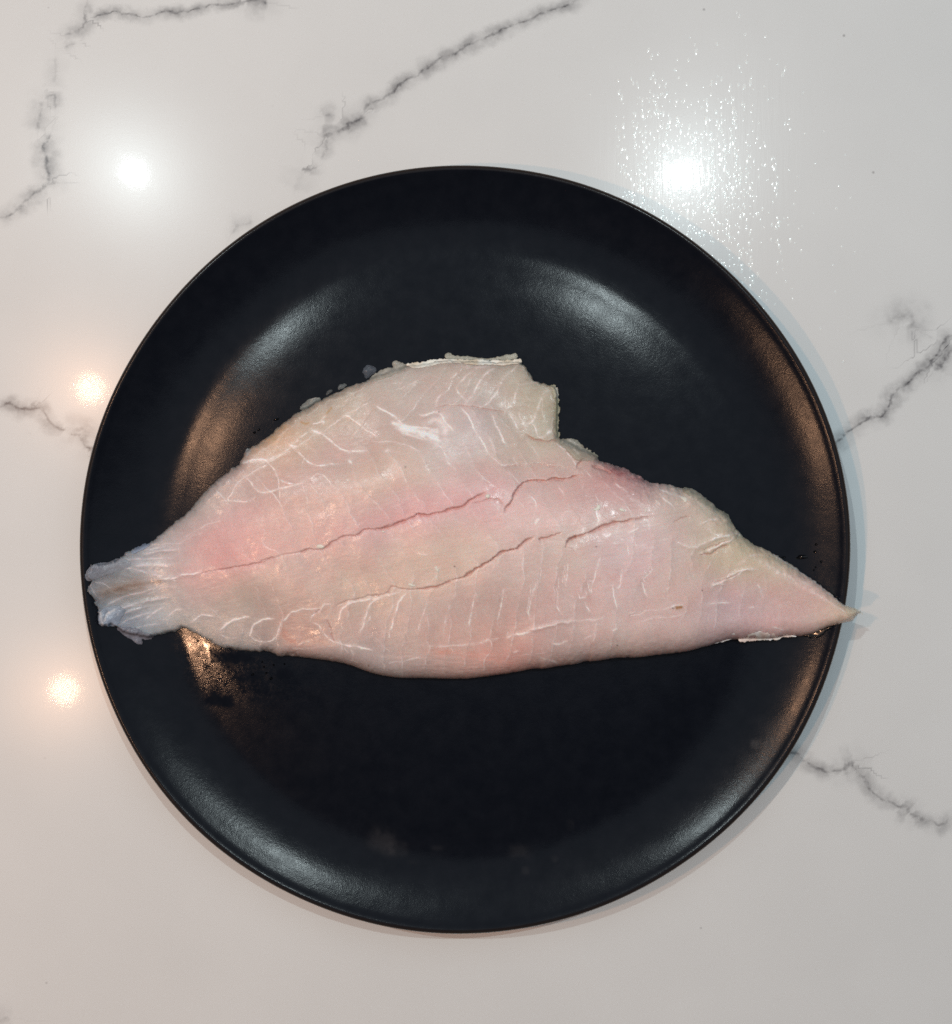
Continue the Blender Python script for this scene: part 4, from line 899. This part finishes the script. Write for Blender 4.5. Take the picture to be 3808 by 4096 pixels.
def plate_drop(tg, x, y, rx, ry, rot, label, h=.35, group=None):
    px, py = R(tg, [(x, y)])[0]
    z0 = float(plate_z(*[np.array(v) for v in at(px, py, .014)]))
    X, Y = at(px, py, z0); z0 = float(plate_z(np.array(X), np.array(Y)))
    v, f = cap(6, 18)
    kx = rx * HC / FPX; ky = ry * HC / FPX; hh = min(kx, ky) * h * 2
    wv = 1 + .12 * np.sin(3 * np.arctan2(v[:, 1], v[:, 0]) + px) + .07 * np.sin(5 * np.arctan2(v[:, 1], v[:, 0]) + py)
    c, s = math.cos(rot), math.sin(rot); a = v[:, 0] * kx * wv; b = v[:, 1] * ky * wv
    xx = a * c - b * s; yy = a * s + b * c
    zz = plate_z(X + xx, Y + yy) - z0 + v[:, 2] * hh + .00003
    o = new_mesh('water_drop', np.stack([xx, yy, zz], -1), np.array(f), BLACKWATER)
    o.location = (X, Y, z0)
    tag(o, label, 'water drop', group)
    return o
G1 = 'water drops beside the fillet tip'
plate_drop('E', 1172, 874, 24, 10, .1, 'long flat water drop on the plate beside the fillet tip', .3, G1)
plate_drop('E', 1003, 876, 9, 4, .1, 'tiny water drop touching the upper edge of the fillet tip', .5, G1)
plate_drop('E', 1303, 757, 7, 6, .5, 'topmost small water drop on the right rim above the fillet tip', .5, G1)
plate_drop('E', 1293, 826, 7, 7, 0, 'small round water drop just right of the long flat drop', .5, G1)
plate_drop('E', 1352, 916, 6, 6, 0, 'water bead nearest the outer rim above the black puddle', .5, G1)
plate_drop('E', 1298, 968, 4.5, 4.5, 0, 'upper of two specks of water left of the black puddle', .5, G1)
plate_drop('E', 1281, 993, 4.5, 4.5, 0, 'lower of two specks of water left of the black puddle', .5, G1)
G2 = 'water specks by the fillet upper left edge'
plate_drop('B', 380, 606, 12, 4, .35, 'thin water streak on the plate by the orange patch of the fillet', .5, G2)
plate_drop('B', 250, 682, 6, 4, .5, 'upper water speck left of the orange patch of the fillet', .5, G2)
plate_drop('B', 218, 703, 6, 5, .2, 'lower water speck left of the orange patch of the fillet', .5, G2)
G3 = 'water drops below the fillet tail'
for x, y, rx, ry, lb in ((205,1105,7,4,'water bead below the fillet, leftmost of the cluster under the tail'), (340,1135,7,5,'water bead lowest of the cluster below the fillet tail'), (305,1095,5,4,'water bead in the middle of the cluster below the fillet tail'),
                         (288,1048,4,4,'small water bead between fillet edge and the cluster under the tail'), (360,1035,4,4,'water bead close under the grey fillet edge'), (440,1028,4,4,'rightmost water bead close under the grey fillet edge'), (275,1012,4,3.5,'uppermost water bead against the grey fillet edge')):
    plate_drop('F', x, y, rx, ry, .6, lb, .55, G3)
plate_drop('A', 908, 1413, 4.5, 4, 0, 'bright water bead in the notch under the fillet tail', .55, G3)

def puddle(tg, pts, label, rag=6, seed=1, thick=.10):
    p = Patch(R(tg, pts), 4.0, rag=rag, rag_scale=18, seed=seed, pad=16)
    X, Y = at(p.px, p.py, .013); zb = plate_z(X, Y)
    t = thick * np.sqrt(np.clip(1 - (1 - np.clip(p.sd / 40, 0, 1)) ** 2, 0, 1)) + .008
    o = p.build('water_puddle', t * 1e-3, lambda a, b: plate_z(a, b) + .00003, np.full(p.px.shape + (3,), .003), BLACKWATER, None, zb, edge=.00002)
    tag(o, label, 'puddle'); return o
puddle('E', [(1300,1070),(1340,1062),(1390,1060),(1430,1020),(1440,985),(1500,1000),(1512,1060),(1495,1180),(1470,1250),(1420,1200),(1340,1130)], 'black puddle on the right rim beside the fillet tip', 5, 621, .12)
puddle('E', [(1180,1600),(1290,1570),(1420,1518),(1470,1505),(1440,1540),(1370,1590),(1320,1630),(1250,1610),(1190,1615)], 'black wet edge under the lower side of the fillet tip', 5, 631, .10)
